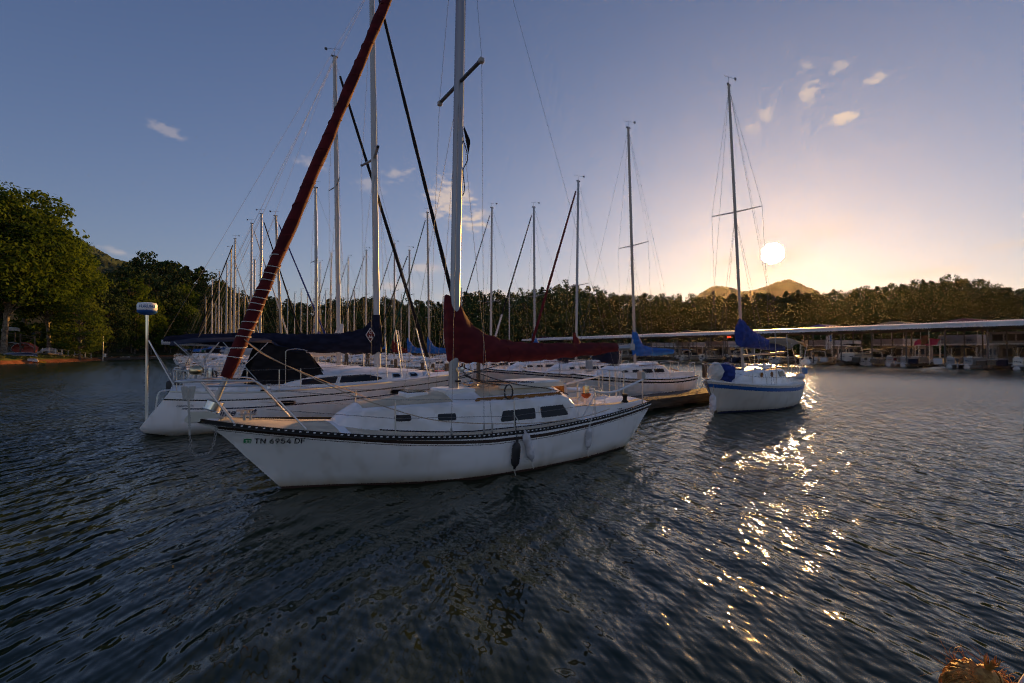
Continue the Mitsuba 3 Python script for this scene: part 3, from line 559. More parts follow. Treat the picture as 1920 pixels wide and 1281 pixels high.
HB.part('lashing', tube(helix(FP(2.25), FP(4.1), .113, 13, 170), .008, 5), 'rope_white', True, jib)
tt = np.linspace(.02, .97, 620); fa, fb = FP(1.98), FP(13.6); fd = (fb-fa)/np.linalg.norm(fb-fa); fu = np.cross(fd, [0, 1, 0]); fw = np.cross(fd, fu); fph = tt*2*np.pi*36+.9*np.sin(tt*31)
HB.part('rolled_edge', tube(fa+(fb-fa)*tt[:, None]+(.1035*(1-.2*tt))[:, None]*(np.cos(fph)[:, None]*fu+np.sin(fph)[:, None]*fw), .012, 5), 'canvas_maroon', True, jib)
HB.part('furler', join(tube([FP(1.62), FP(2.05)], .045, 10), tube([FP(1.3), FP(1.45)], .014, 6)), 'galvanised', 50)
HB.part('furling_drum', between(lathe([(0, 0), (.135, 0), (.14, .01), (.125, .02), (.125, .15), (.14, .16), (.135, .17), (0, .17)], 22), FP(1.44), FP(1.62)), 'bright_steel', 50)
def railpts(sd): return curve([(5.46, sd*.0, 1.93), (5.40, sd*.12, 1.94), (5.0, sd*.30, 1.95), (4.55, sd*.50, 1.95), (4.38, sd*.57, 1.93), (4.22, sd*.64, 1.80), (3.66, sd*.90, 1.14)], 26)
HB.part('pulpit', join(*[tube(railpts(sd), .0145, 8) for sd in (1, -1)], *[tube([(5.12, sd*.25, 1.94), (4.62, sd*.40, 1.20)], .0135, 8) for sd in (1, -1)], *[tube([(5.05, sd*.26, 1.86), (4.30, sd*.60, 1.86)], .010, 6) for sd in (1, -1)]), 'steel', 50)
HB.part('bow_roller', join(rbox(4.75, 5.30, -.07, .07, 1.27, 1.30, .01), loft([[(x, y, z) for y, z in ((.06, 1.29), (.075, 1.29), (.075, 1.29+hh), (.06, 1.29+hh))] for x, hh in ((4.8, .05), (5.0, .15), (5.25, .16), (5.33, .05))])), 'steel', 30)
for sd in (1, -1):
    y = sd*.30; HB.part('bow_cleat', join(rbox(4.33, 4.60, y-.014, y+.014, 1.37, 1.395, .01), rbox(4.40, 4.44, y-.014, y+.014, 1.28, 1.375, .005), rbox(4.49, 4.53, y-.014, y+.014, 1.28, 1.375, .005)), 'galvanised', 30)
st_x = [(2.30, 1.0), (-.06, 1.0), (-2.32, 1.0)]; tops = {}
for x, _ in st_x:
    for sd in (1, -1):
        hb = float(H1.half(x))-.05; z = float(H1.fz(x)); tops[x, sd] = np.array([x, sd*(hb-.02), z+.67])
        k = HB.part('stanchion', tube([(x, sd*hb, z), tops[x, sd]], .0125, 8), 'steel', 50); HB.part('stanchion_base', mv(lathe([(0, 0), (.04, 0), (.035, .02), (.018, .05), (0, .05)], 10), x, sd*hb, z+.012), 'steel', 50, k)
for sd in (1, -1):
    aft = np.array([-4.33, sd*.82, 1.70]); chain = [np.array([4.22, sd*.64, 1.80])]+[tops[x, sd] for x, _ in st_x]
    HB.part('lifeline', join(*[wire(a, b, .0045) for a, b in zip(chain, chain[1:])], *[wire(a-[0, 0, .32], b-[0, 0, .32], .0045) for a, b in zip(chain, chain[1:])]), 'wire', True)
    HB.part('padded_lifeline', tube(curve([tops[-2.32, sd]-[0, 0, .03], (-3.0, sd*1.08, 1.44), (-3.7, sd*.98, 1.56), aft-[0, 0, .02], (-4.62, sd*.75, 1.78)], 22), .026, 8), 'plain_white', 60)
    x = -2.32; HB.part('brace', tube([tops[x, sd]-[0, 0, .12], (-1.86, sd*1.28, float(H1.fz(-1.86))+.02)], .0125, 8), 'steel', 50)
    HB.part('stern_post', tube([(-4.36, sd*.80, 1.05), (-4.36, sd*.80, 1.71)], .016, 8), 'steel', 50)
    HB.part('chainplate', join(*[rbox(x-.02, x+.02, sd*float(H1.half(.3))-sd*.10-.006, sd*float(H1.half(.3))-sd*.10+.006, .84, 1.02, .004) for x in (.42, .60, 1.28)]), 'steel', 30)
    yc = sd*(float(H1.half(.3))-.10); tip = np.array([ML(8.25)[0], sd*1.02, 8.25])
    HB.part('shroud', join(wire((.60, yc, 1.0), tip, .0045), wire(tip, ML(13.9), .0045), wire((.42, yc, 1.0), ML(8.1), .0045), wire((1.28, yc, 1.0), ML(8.1), .0045)), 'wire', True)
HB.part('backstay', wire((-4.5, 0, 1.1), MT, .0045), 'wire', True)
HB.part('stern_rail', join(*[tube([(-4.50, y, 1.05), (-4.50, y, 1.86)], .014, 8) for y in (-.82, -.52, -.28, .02)], tube(curve([(-2.6, -1.20, 1.0), (-2.75, -1.2, 1.75), (-3.0, -1.15, 1.86), (-4.0, -1.0, 1.87), (-4.45, -.85, 1.87), (-4.5, -.52, 1.87), (-4.5, .02, 1.86)], 36), .014, 8), tube([(-4.5, -.8, 1.45), (-4.5, .05, 1.45)], .011, 6)), 'steel', 50)
# cockpit: coamings, seats, well, wheel
for sd in (1, -1):
    prof = [(-2.05, .66, 1.02, 1.16), (-2.6, .66, 1.03, 1.13), (-3.4, .62, .98, 1.12), (-4.0, .56, .88, 1.13), (-4.42, .50, .76, 1.16)]
    HB.part('coaming', loft([[(x, sd*a, .60), (x, sd*b, .86), (x, sd*(b-.025), z-.015), (x, sd*(b-.05), z), (x, sd*(a+.03), z), (x, sd*a, z-.03)] for x, a, b, z in prof]), 'gelcoat_white', 30)
    HB.part('coaming_top', loft([[(x, sd*(a+.05), z+.006), (x, sd*(b-.07), z+.006)] for x, a, b, z in prof], closed=False), 'deck_beige')
    HB.part('cockpit_seat', rbox(-4.3, -2.15, min(sd*.30, sd*.66), max(sd*.30, sd*.66), .55, .80, .03), 'gelcoat_white', 30)
    HB.part('winch', join(mv(lathe([(0, 0), (.085, 0), (.075, .03), (.05, .06), (.05, .13), (.075, .17), (.07, .2), (0, .205)], 16), -3.75, sd*.78, 1.135)), 'black_trim' if sd > 0 else 'steel', 50)
HB.part('cockpit_floor', box(-4.45, -2.1, -.34, .34, .42, .46), 'deck_cream'); HB.part('stern_seat', rbox(-4.56, -4.3, -.6, .6, .7, 1.10, .04), 'gelcoat_white', 30)
HB.part('instrument_pod', rbox(-4.32, -4.18, -.28, -.06, 1.0, 1.12, .03), 'plain_white', 30)
ped = HB.part('steering_pedestal', join(rbox(-3.36, -3.14, -.10, .10, .46, 1.28, .05), rbox(-3.40, -3.1, -.14, .14, 1.22, 1.36, .06)), 'plain_white', 30)
HB.part('guard', tube(curve([(-3.02, .17, .46), (-3.02, .17, 1.45), (-3.02, .10, 1.60), (-3.02, -.10, 1.60), (-3.02, -.17, 1.45), (-3.02, -.17, .46)], 30), .014, 8), 'steel', 50, ped)
HB.part('wheel', join(tube([(-3.46, .38*math.cos(a), 1.12+.38*math.sin(a)) for a in np.linspace(0, 2*np.pi, 36, endpoint=False)], .013, 6, closed=True), *[tube([(-3.44, 0, 1.12), (-3.46, .38*math.cos(a), 1.12+.38*math.sin(a))], .007, 5) for a in np.arange(6)*np.pi/3]), 'steel', 50, ped)
HB.part('helm_cover', rbox(-3.40, -3.18, -.30, .02, 1.08, 1.46, .07), 'canvas_white', 40); HB.part('seat_cover', rbox(-2.62, -2.42, -.32, -.08, 1.02, 1.52, .05), 'canvas_white', 40)
HB.part('stern_light', mv(rbox(-.07, .07, -.08, .08, 0, .20, .01), -4.36, .76, 1.68), 'galvanised', 30)
HB.part('mast_rope', join(*[tube([np.array([.2-.9*q+.12*math.sin(7*k+9*q), .32*math.sin(5*k+6.0*q)+.1, 1.67+.05*k/6+.03*math.sin(20*q+k)]) for q in np.linspace(0, 1, 24)], .012, 5) for k in range(6)]), 'rope_tan', True)
HB.part('hanging_coil', join(*[tube([(-.28+.10*math.cos(a), .84+.02*k, 1.56+.15*math.sin(a)) for a in np.linspace(0, 6.1, 22)], .011, 5) for k in range(2)], tube(curve([(.45, .12, 2.0), (.1, .3, 1.75), (-.2, .75, 1.7), (-.28, .85, 1.7)], 12), .011, 5)), 'rope_dark', True)
HB.part('cabin_line', join(tube(curve([(-1.9, .3, 1.66), (-.9, .42, 1.72), (-.1, .2, 1.75), (.35, .05, 1.9)], 14), .016, 5), tube(curve([(.5, .1, 2.1), (-.6, .5, 1.70), (-1.5, .7, 1.55), (-1.9, .82, 1.42)], 14), .010, 5)), 'rope_dark', True)
for sd in (1, -1): HB.part('jib_sheet', tube(curve([FP(2.62)+[-.02, sd*.1, 0], FP(2.5)+[-.35, sd*.22, -.12], (2.6, sd*.92, 1.52 if sd > 0 else 1.62), (1.2, sd*1.22, 1.10), (-1.0, sd*1.28, .93), (-2.9, sd*1.12, 1.06)], 40), .0085, 5), 'rope_tan', True)
HB.part('boom_vang', join(tube([(.46, 0, 1.85), (-1.1, 0, 2.22)], .010, 5), tube([(-2.3, 0, 2.28), (-2.2, .15, 1.76)], .008, 5)), 'rope_dark', True)
HB.part('mainsheet', join(tube([(-4.4, .03, 2.42), (-4.3, .05, 1.15)], .008, 5), tube([(-4.4, -.03, 2.42), (-4.3, -.06, 1.15)], .008, 5)), 'rope_white', True)
HB.part('registration', H1.letters('TN 6954 DF', 4.37, .882, .090, -1, 1), 'black_trim'); HB.part('registration_sticker', (lambda m: (np.stack([4.51-m[0][:, 0], H1.y_of(4.51-m[0][:, 0], .885+m[0][:, 1])+.006+m[0][:, 2], .885+m[0][:, 1]], 1), m[1]))((lambda b: (b[0], b[1]))(box(0, .105, 0, .080, 0, .003))), 'green_sticker')
HB.part('sticker_number', H1.letters('23', 4.49, .895, .045, -1, 1, .0105), 'plain_white')
m = meshkit.text_mesh('Newport', .075, .004, True); v = np.array(m.vertices)
HB.part('builder_name', (np.stack([-3.02-v[:, 0]-.2*v[:, 1], .975-.03*v[:, 0]+v[:, 2], .96+v[:, 1]+.02*v[:, 0]], 1), np.array(m.faces)), 'stripe_brown')
# things hung on or carried by it
AN = Thing('anchor', 'galvanised anchor hung from the bow rail of the front sloop', 'anchor', (-.765, 10.595, 0), (-.841, -.541))
AN.part('shank', join(loft([[(5.27, .115, 1.84), (5.30, .115, 1.84), (5.30, .135, 1.84), (5.27, .135, 1.84)], [(5.24, .115, 1.08), (5.27, .115, 1.08), (5.27, .135, 1.08), (5.24, .135, 1.08)]]), tube([(5.285, -.02, 1.80), (5.285, .27, 1.80)], .012, 6)), 'galvanised', 30)
for sd in (1, -1): AN.part('fluke', loft([[(5.28+a*.075*sd-.01, .125+.012*b, 1.86), (5.28+a*.075*sd+.012, .125+.012*b, 1.86), (5.28+a*.05*sd+.012, .125+.012*b, 1.66), (5.28+a*.05*sd-.01, .125+.012*b, 1.66)] for a, b in ((.3, -1), (1.2, -1), (1.2, 1), (.3, 1))]), 'galvanised', 30)
cpts = curve([(5.25, .125, 1.06), (5.24, .13, .86), (5.15, .16, .76), (5.0, .20, .79), (4.92, .22, 1.0), (4.88, .20, 1.28), (4.75, .12, 1.33)], 60); dd = np.concatenate([[0], np.cumsum(np.linalg.norm(np.diff(cpts, axis=0), axis=1))]); links = []
for k, s_ in enumerate(np.arange(.02, dd[-1], .042)):
    c = np.array([np.interp(s_, dd, cpts[:, i]) for i in range(3)]); t_ = np.array([np.interp(s_+.01, dd, cpts[:, i]) for i in range(3)])-c; t_ /= np.linalg.norm(t_)+1e-9
    u = np.cross(t_, [0, 1, 0]) if k % 2 else np.cross(np.cross(t_, [0, 1, 0]), t_); u /= np.linalg.norm(u)+1e-9
    links.append(tube([c+t_*.030*math.cos(a)+u*.017*math.sin(a) for a in np.linspace(0, 2*np.pi, 8, endpoint=False)], .0058, 4, closed=True))
AN.part('chain', join(*links), 'galvanised', True)
TOH = HB
def hp(x, z, r): return np.array([x, float(H1.y_of(x, z))+r, z])
def wfend(name, label, x0, x1, zt, zb, r, body, rope, xr):
    a, b = hp(x0, zt, r+.015), hp(x1, zb, r+.01); rf = np.array([xr, float(H1.half(xr))-.05, float(H1.fz(xr))+.36]); fender(name, label, HB.wp(a), HB.wp(b), r, body, HB.wp(rf), rope)
wfend('fender', 'black cylindrical fender hanging amidships on the front sloop', -.02, -.02, .70, .12, .085, 'fender_black', 'rope_dark', -.06)
wfend('fender', 'white fender tilted aft beside the black one on the front sloop', -.20, -.42, .86, .22, .082, 'fender_white', 'rope_white', -.06)
wfend('fender', 'white fender hanging alone near the stern of the front sloop', -2.0, -2.02, .78, .24, .070, 'fender_white', 'rope_white', -2.3)
BU = Thing('rescue_light', 'orange and clear rescue light clipped by the wheel of the front sloop', 'buoy light', (-.765, 10.595, 0), (-.841, -.541))
BU.part('base', mv(lathe([(0, 0), (.04, 0), (.105, .05), (.115, .10), (.09, .12), (0, .12)], 16), -2.50, .75, 1.30), 'orange_plastic', 40); BU.part('lens', mv(lathe([(0, 0), (.075, 0), (.075, .15), (.06, .17), (0, .175)], 14), -2.50, .75, 1.422), 'gold_tin', 40); BU.part('pole', tube([(-2.5, .75, 1.31), (-2.48, .78, .92)], .02, 6), 'plain_white', True)
# ---------------------------------------------------------------- the long white sloop behind (stern to the left, starboard side to the camera)
CB = Thing('sailboat', 'long white sloop with navy sail cover, navy spray hood and radar pole', 'sailboat', (-5.9, 17.3, 0), AX)
H2 = Hull([(-.6, -3.2), (-.05, -4.95), (.22, -5.86), (.6, -5.62), (1.24, -5.18)], [(-.6, 3.8), (0, 4.45), (.8, 4.78), (1.53, 5.12)],
    [(-5.18, 1.24), (-3, 1.15), (-1, 1.20), (1.2, 1.31), (3.5, 1.43), (5.12, 1.53)], [(0, 1.28), (.15, 1.56), (.35, 1.78), (.55, 1.76), (.7, 1.50), (.83, 1.0), (.93, .45), (1, .03)], zb=-.55)
hull = CB.part('hull', join(H2.side(.0, None), H2.transom()), 'hull_white', 40)
CB.part('gunwale_line', H2.side(.17, .20, .006, nk=3), 'black_trim', True, hull); CB.part('gunwale', H2.side(.0, .16, .014, nk=5), 'plain_white', True, hull); CB.part('navy_stripe', H2.side(.40, .435, .004, nk=3, q0=.06), 'stripe_navy', True, hull)
CB.part('boot_stripe', H2.band(-.2, .06, .005, q0=.12), 'black_trim', True, hull); CB.part('toe_rail', H2.rail(.03, .035, .012, .0), 'steel')
CB.part('deck', H2.deckmesh(inset=.01), 'plain_white', True)
sc_ = CB.part('swim_step', join(rbox(-5.75, -5.15, -1.0, 1.0, .28, .36, .03), loft([[(-5.1-.0*a, y, z) for y, z in ((-1.05, .3), (1.05, .3), (1.05, 1.2), (-1.05, 1.2))] for a in (0, 1)], closed=True)), 'gelcoat_white', 30)
C2 = Cabin(H2, [(3.45, .30, .26, 1.46, 1.47), (3.2, .5, .42, 1.52, 1.56), (2.5, .85, .70, 1.58, 1.68), (1.2, 1.1, .95, 1.62, 1.78), (-.4, 1.2, 1.05, 1.63, 1.84), (-1.2, 1.2, 1.08, 1.62, 1.84), (-1.7, 1.2, 1.08, 1.5, 1.66), (-2.3, 1.2, 1.12, 1.36, 1.40), (-4.9, 1.15, 1.08, 1.34, 1.36)])
cab = CB.part('cabin', C2.mesh(), 'gelcoat_white', 35)
for poly in ([(-1.75, 1.31), (-1.72, 1.47), (-.60, 1.56), (-.70, 1.33)], [(-.58, 1.335), (-.48, 1.56), (.35, 1.585), (1.0, 1.44), (.7, 1.37)]): C2.windows(CB, poly, 'window_dark')
for x in (1.45, 2.15, 2.72):
    z = 1.50+.01*x; C2.windows(CB, [(x-.13, z-.05), (x-.13, z+.05), (x+.10, z+.05), (x+.15, z-.02), (x+.12, z-.05)], 'window_dark', 'steel')
def hullport(b, H, x, z, side):
    x0 = x; a = np.linspace(0, 2*np.pi, 20, endpoint=False); e = [(x0+.24*np.sign(math.cos(q))*abs(math.cos(q))**.6, z+.065*np.sign(math.sin(q))*abs(math.sin(q))**.6) for q in a]
    for nm, gr, of, mt in (('frame', 1.16, .008, 'steel'), ('pane', 1.0, .013, 'window_dark')):
        p = np.array([(x0+(u-x0)*gr, z+(w-z)*gr*1.06) for u, w in e]); y = H.y_of(p[:, 0], p[:, 1])+of; q = np.stack([p[:, 0], side*y, p[:, 1]], 1); c = np.array([[x0, side*(float(H.y_of(x0, z))+of), z]])
        f = np.array([[k, (k+1) % 20, 20] for k in range(20)]); f = f if side < 0 else f[:, ::-1]
        if nm == 'frame': k_ = b.part('hull_port', (np.vstack([q, c]), f), mt)
        else: b.part('pane', (np.vstack([q, c]), f), mt, parent=k_)
for x, z in ((-2.28, .82), (1.27, .99)):
    for sd in (-1, 1): hullport(CB, H2, x, z, sd)
CB.part('boat_name', H2.letters('Time  Out', -4.16, .52, .17, 1, -1, .016, slant=.35), 'stripe_navy'); CB.part('builder_name', H2.letters('Catalina 34', -5.02, .835, .055, 1, -1, .016, slant=.3, bold=False), 'stripe_navy')
M2F, M2T = np.array([1.06, 0, 1.72]), np.array([.78, 0, 16.0])
def ML2(z): return M2F+(M2T-M2F)*(z-M2F[2])/(M2T[2]-M2F[2])
mast = CB.part('mast', mastmesh(M2F, M2T, .15, .235, 16), 'mast_white', 60)
for zz, w in ((9.55, 1.02), (5.75, 0.0)):
    if w: 
        sp = CB.part('spreaders', loft([[ML2(zz)+[-.18*abs(y)+c, y, .04*abs(y)+d] for c, d in ((.05, -.018), (-.05, -.018), (-.05, .018), (.05, .018))] for y in (-w, -.4, 0, .4, w)]), 'mast_grey')
        for sd in (1, -1): CB.part('spreader_tip', mv(rbox(-.045, .045, -.045, .045, -.04, .04, .02), *(ML2(zz)+[-.18, sd*w, .05])), 'black_trim', parent=sp)
CB.part('mast_boot', tube([ML2(2.35), ML2(3.72)], [.17, .14], 12), 'canvas_navy', True, mast)
bm = CB.part('boom', tube([(1.0, 0, 2.42), (-5.45, 0, 2.66)], .075, 12), 'mast_white', 60)
cov = CB.part('sail_cover', sail_cover([(1.2, 3.65, 2.32, .09), (1.05, 3.66, 2.28, .15), (.8, 3.52, 2.28, .17), (.5, 3.25, 2.30, .17), (0, 3.08, 2.32, .17), (-.6, 3.0, 2.35, .17), (-1.6, 2.98, 2.34, .19), (-2.2, 2.98, 2.42, .20), (-3.2, 2.97, 2.50, .18), (-4.4, 2.92, 2.58, .13), (-5.4, 2.84, 2.62, .08)], .035, 8), 'canvas_navy', True)
def lozenge(x, z, w, h_, y): return [(x, y, z+h_), (x+w, y, z), (x, y, z-h_), (x-w, y, z)]
for nm, w, h_, y, mt in (('emblem', .175, .27, -.185, 'plain_white'), ('emblem_field', .150, .235, -.190, 'canvas_maroon')):
    p = np.array(lozenge(.74, 2.97, w, h_, y)); CB.part(nm, (np.vstack([p, p+[0, .004, 0]]), np.array([[0, 3, 2], [0, 2, 1], [0, 1, 5], [0, 5, 4], [1, 2, 6], [1, 6, 5], [2, 3, 7], [2, 7, 6], [3, 0, 4], [3, 4, 7]])), mt, parent=cov)
for tx, x0, z0, hh in (('C', .69, 3.02, .10), ('34', .665, 2.86, .085)):
    m = meshkit.text_mesh(tx, hh, .004, True); v = np.array(m.vertices); CB.part('emblem_letters', (np.stack([x0+v[:, 0], -.192-v[:, 2], z0+v[:, 1]], 1), np.array(m.faces)), 'plain_white', parent=cov)
CB.part('furled_jib', furl((4.6, 0, 2.9), (1.08, 0, 15.6), .085, 9, 70, 10, .6), 'canvas_black', True); CB.part('forestay', tube([(5.0, 0, 1.6), (4.6, 0, 2.9)], .03, 8), 'galvanised', True)
# spray hood, sun top over the cockpit and its frame
def hood(x0, x1, xt0, xt1, zb, zt, w, wt):
    a = np.linspace(-1, 1, 15); rows = []
    for x, z, ww in ((x1, zb, w), ((x1+xt1)/2-.02, (zb+zt)/2+.03, (w+wt)/2+.01), (xt1, zt, wt), ((xt0+xt1)/2, zt+.03, wt), (xt0, zt, wt)):
        rows.append(np.stack([a*0+x-.10*(1-np.abs(a)**2)*0, ww*np.sign(a)*np.abs(a)**.55, zb+(z-zb)*(1-np.abs(a)**3.2)**.55], 1) if z > zb else np.stack([x+.25*(1-a*a), ww*a, zb+0*a], 1))
    return loft(rows, closed=False)
sh = CB.part('spray_hood', hood(-2.3, -.95, -2.25, -1.6, 1.5, 2.45, 1.05, .98), 'canvas_navy', 40)
for sd in (1, -1): CB.part('hood_side', (np.array([(-2.3, sd*1.06, 1.28), (-1.0, sd*1.06, 1.55), (-1.62, sd*1.0, 2.40), (-2.22, sd*1.0, 2.42)]), np.array([[0, 1, 2], [0, 2, 3]])), 'canvas_black', parent=sh)
CB.part('hood_window', join(*[(np.array([(-1.02+.01, y0, 1.62), (-1.02+.01, y1, 1.62), (-1.52, y1*.95, 2.30), (-1.52, y0*.95, 2.30)])+[.06, 0, .04], np.array([[0, 1, 2], [0, 2, 3]])) for y0, y1 in ((-.8, -.1), (.1, .8))]), 'window_dark', parent=sh)
bt = CB.part('sun_top', loft([[(x, y, z-.14*abs(y)**2.2) for y in np.linspace(-1.05, 1.05, 11)] for x, z in ((-5.2, 2.70), (-4.6, 2.80), (-3.6, 2.84), (-2.6, 2.80), (-2.3, 2.60), (-1.75, 2.46))], closed=False), 'canvas_navy', True)
for sd in (1, -1): CB.part('curtain', (np.array([(-3.35, sd*1.10, 1.40), (-2.25, sd*1.10, 1.30), (-2.05, sd*1.03, 2.50), (-2.9, sd*1.05, 2.64)]), np.array([[0, 1, 2], [0, 2, 3]])), 'canvas_black', parent=bt)
CB.part('frame', join(*[tube([(a, sd*1.12, z0), (b, sd*1.06, 2.66)], .013, 6) for sd in (1, -1) for a, b, z0 in ((-3.9, -5.1, 1.35), (-3.9, -2.7, 1.35), (-4.9, -4.0, 1.35), (-3.0, -3.9, 1.5))]), 'steel', True, bt)
CB.part('hood_handle', tube(curve([(-2.2, -1.10, 1.35), (-2.2, -1.10, 2.38), (-1.9, -1.06, 2.46), (-1.55, -1.0, 2.40)], 14), .013, 6), 'steel', True, sh)
# stern rail, grill, radar pole, ladder
CB.part('stern_rail', join(tube(curve([(-3.3, -1.55, 1.85), (-4.3, -1.42, 1.85), (-5.0, -1.2, 1.86), (-5.15, -.7, 1.86), (-5.15, -.45, 1.3)], 20), .014, 7), tube(curve([(-3.3, 1.55, 1.85), (-4.3, 1.42, 1.85), (-5.0, 1.2, 1.86), (-5.15, .7, 1.86), (-5.15, .45, 1.3)], 20), .014, 7), tube(curve([(-3.3, -1.55, 1.5), (-4.3, -1.42, 1.5), (-5.1, -1.1, 1.5)], 10), .010, 6), *[tube([(x, sd*y, 1.15), (x, sd*y, 1.85)], .013, 6) for sd in (1, -1) for x, y in ((-3.3, 1.55), (-4.3, 1.42), (-5.02, 1.18))]), 'steel', True)
CB.part('stern_ladder', join(*[tube(curve([(-5.2, y, 1.25), (-5.45, y, 1.22), (-5.55, y, .55)], 8), .014, 6) for y in (-.55, -.2)], *[tube([(-5.5, -.55, z), (-5.5, -.2, z)], .012, 5) for z in (.6, .85, 1.1)]), 'steel', True)
gr = CB.part('grill', mv(rot(lathe([(0, 0), (.12, .01), (.17, .06), (.18, .13), (.17, .2), (.1, .26), (0, .28)], 18), (0, 1, 0), 0), -4.55, -1.48, 1.72), 'gold_tin', 50)
pole = CB.part('radar_pole', tube([(-5.72, -.75, .30), (-5.74, -.75, 3.42)], .045, 10), 'bright_steel', 60)
CB.part('pole_brace', join(tube([(-5.73, -.75, 2.75), (-5.1, -1.1, 1.45)], .018, 6), tube([(-5.73, -.75, 2.75), (-5.1, -.2, 1.45)], .018, 6)), 'steel', True, pole)
rd = CB.part('radar_dome', mv(lathe([(0, .0), (.215, .0), (.24, .05), (.24, .17), (.21, .225), (.10, .245), (0, .25)], 28), -5.74, -.75, 3.53), 'plain_white', 50)
CB.part('dome_base', mv(lathe([(0, 0), (.10, 0), (.19, .04), (.236, .08), (.236, .13), (0, .13)], 28), -5.74, -.75, 3.42), 'stripe_blue', 50, rd)
m = meshkit.text_mesh('FURUNO', .072, .003, True); v = np.array(m.vertices); wd = v[:, 0].max(); ph = (v[:, 0]-wd/2)/.245-1.49  # wraps round the dome, facing the lake
CB.part('maker_name', (np.stack([-5.74+(.243+v[:, 2])*np.cos(ph), -.75+(.243+v[:, 2])*np.sin(ph), 3.615+v[:, 1]], 1), np.array(m.faces)), 'stripe_blue', parent=rd)
CB.part('satellite_mushroom', join(tube([(-5.80, -.35, 3.40), (-5.80, -.35, 3.72)], .022, 8), mv(lathe([(0, 0), (.06, 0), (.055, .06), (0, .085)], 12), -5.80, -.35, 3.72), tube([(-5.74, -.72, 3.42), (-5.80, -.35, 3.42)], .015, 6)), 'plain_white', 50)
CB.part('helm', join(tube([(-4.35, .5*math.cos(a), 1.75+.5*math.sin(a)) for a in np.linspace(0, 2*np.pi, 30, endpoint=False)], .014, 6, closed=True), tube([(-4.2, 0, 1.3), (-4.2, 0, 1.85)], .08, 8)), 'steel', True)
tops = []
for x in (-2.45, -1.85, .55, 2.6):
    for sd in (-1, 1):
        y = sd*(float(H2.half(x))-.06); z = float(H2.fz(x)); CB.part('stanchion', tube([(x, y, z), (x, y*.985, z+.68)], .0135, 6), 'steel', True)
for sd in (-1, 1):
    pts = [np.array([-3.3, sd*1.55, 1.83])]+[np.array([x, sd*(float(H2.half(x))-.06)*.985, float(H2.fz(x))+.67]) for x in (-2.45, -1.85, .55, 2.6)]+[np.array([4.1, sd*.75, 2.1])]
    CB.part('lifeline', join(*[wire(a, b, .005) for a, b in zip(pts, pts[1:])], *[wire(a-[0, 0, .33], b-[0, 0, .33], .005) for a, b in zip(pts, pts[1:])]), 'wire', True)
    y = sd*1.42; tip = ML2(9.55)+[-.18, sd*1.04, .05]
    CB.part('shroud', join(wire((.95, y, 1.5), tip, .005), wire(tip, ML2(15.6), .005), wire((1.5, y*.98, 1.5), ML2(9.3), .005), wire((.4, y, 1.5), ML2(9.3), .005)), 'wire', True)
    CB.part('shroud_cover', join(*[tube([(a, b, 1.5), np.array([a, b, 1.5])+(np.array(q)-[a, b, 1.5])*f], .022, 6) for a, b, q, f in ((.95, y, tip, .17), (1.5, y*.98, ML2(9.3), .21), (2.55, sd*1.25, ML2(9.3), .22))]), 'plain_white', True)
CB.part('baby_stay', wire((2.55, -1.25, 1.5), ML2(9.3), .005), 'wire', True)
CB.part('backstay', join(wire((-5.1, .4, 1.3), (-3.6, 0, 5.2), .005), wire((-5.1, -.4, 1.3), (-3.6, 0, 5.2), .005), wire((-3.6, 0, 5.2), M2T, .005)), 'wire', True)
CB.part('topping_lift', wire((-5.4, 0, 2.8), M2T, .004), 'wire', True)
CB.part('pulpit', join(*[tube(curve([(5.2, 0, 2.12), (5.05, sd*.2, 2.15), (4.1, sd*.75, 2.12), (3.9, sd*.85, 1.5)], 16), .014, 6) for sd in (1, -1)], *[tube([(4.9, sd*.25, 2.14), (4.7, sd*.3, 1.53)], .013, 6) for sd in (1, -1)]), 'steel', True)
CB.part('deck_winch', join(*[mv(lathe([(0, 0), (.08, 0), (.055, .06), (.055, .13), (.08, .17), (0, .18)], 12), -2.7, sd*1.28, 1.22) for sd in (1, -1)]), 'steel', 50)
CB.part('deck_cleat', join(*[mv(join(rbox(-.14, .14, -.014, .014, .06, .085, .01), rbox(-.05, -.02, -.012, .012, 0, .07, .004), rbox(.02, .05, -.012, .012, 0, .07, .004)), -4.2, sd*1.40, 1.19) for sd in (1, -1)]), 'galvanised', 30)
CB.part('genoa_block', rbox(-2.95, -2.75, -1.62, -1.52, 1.16, 1.24, .03), 'black_trim')

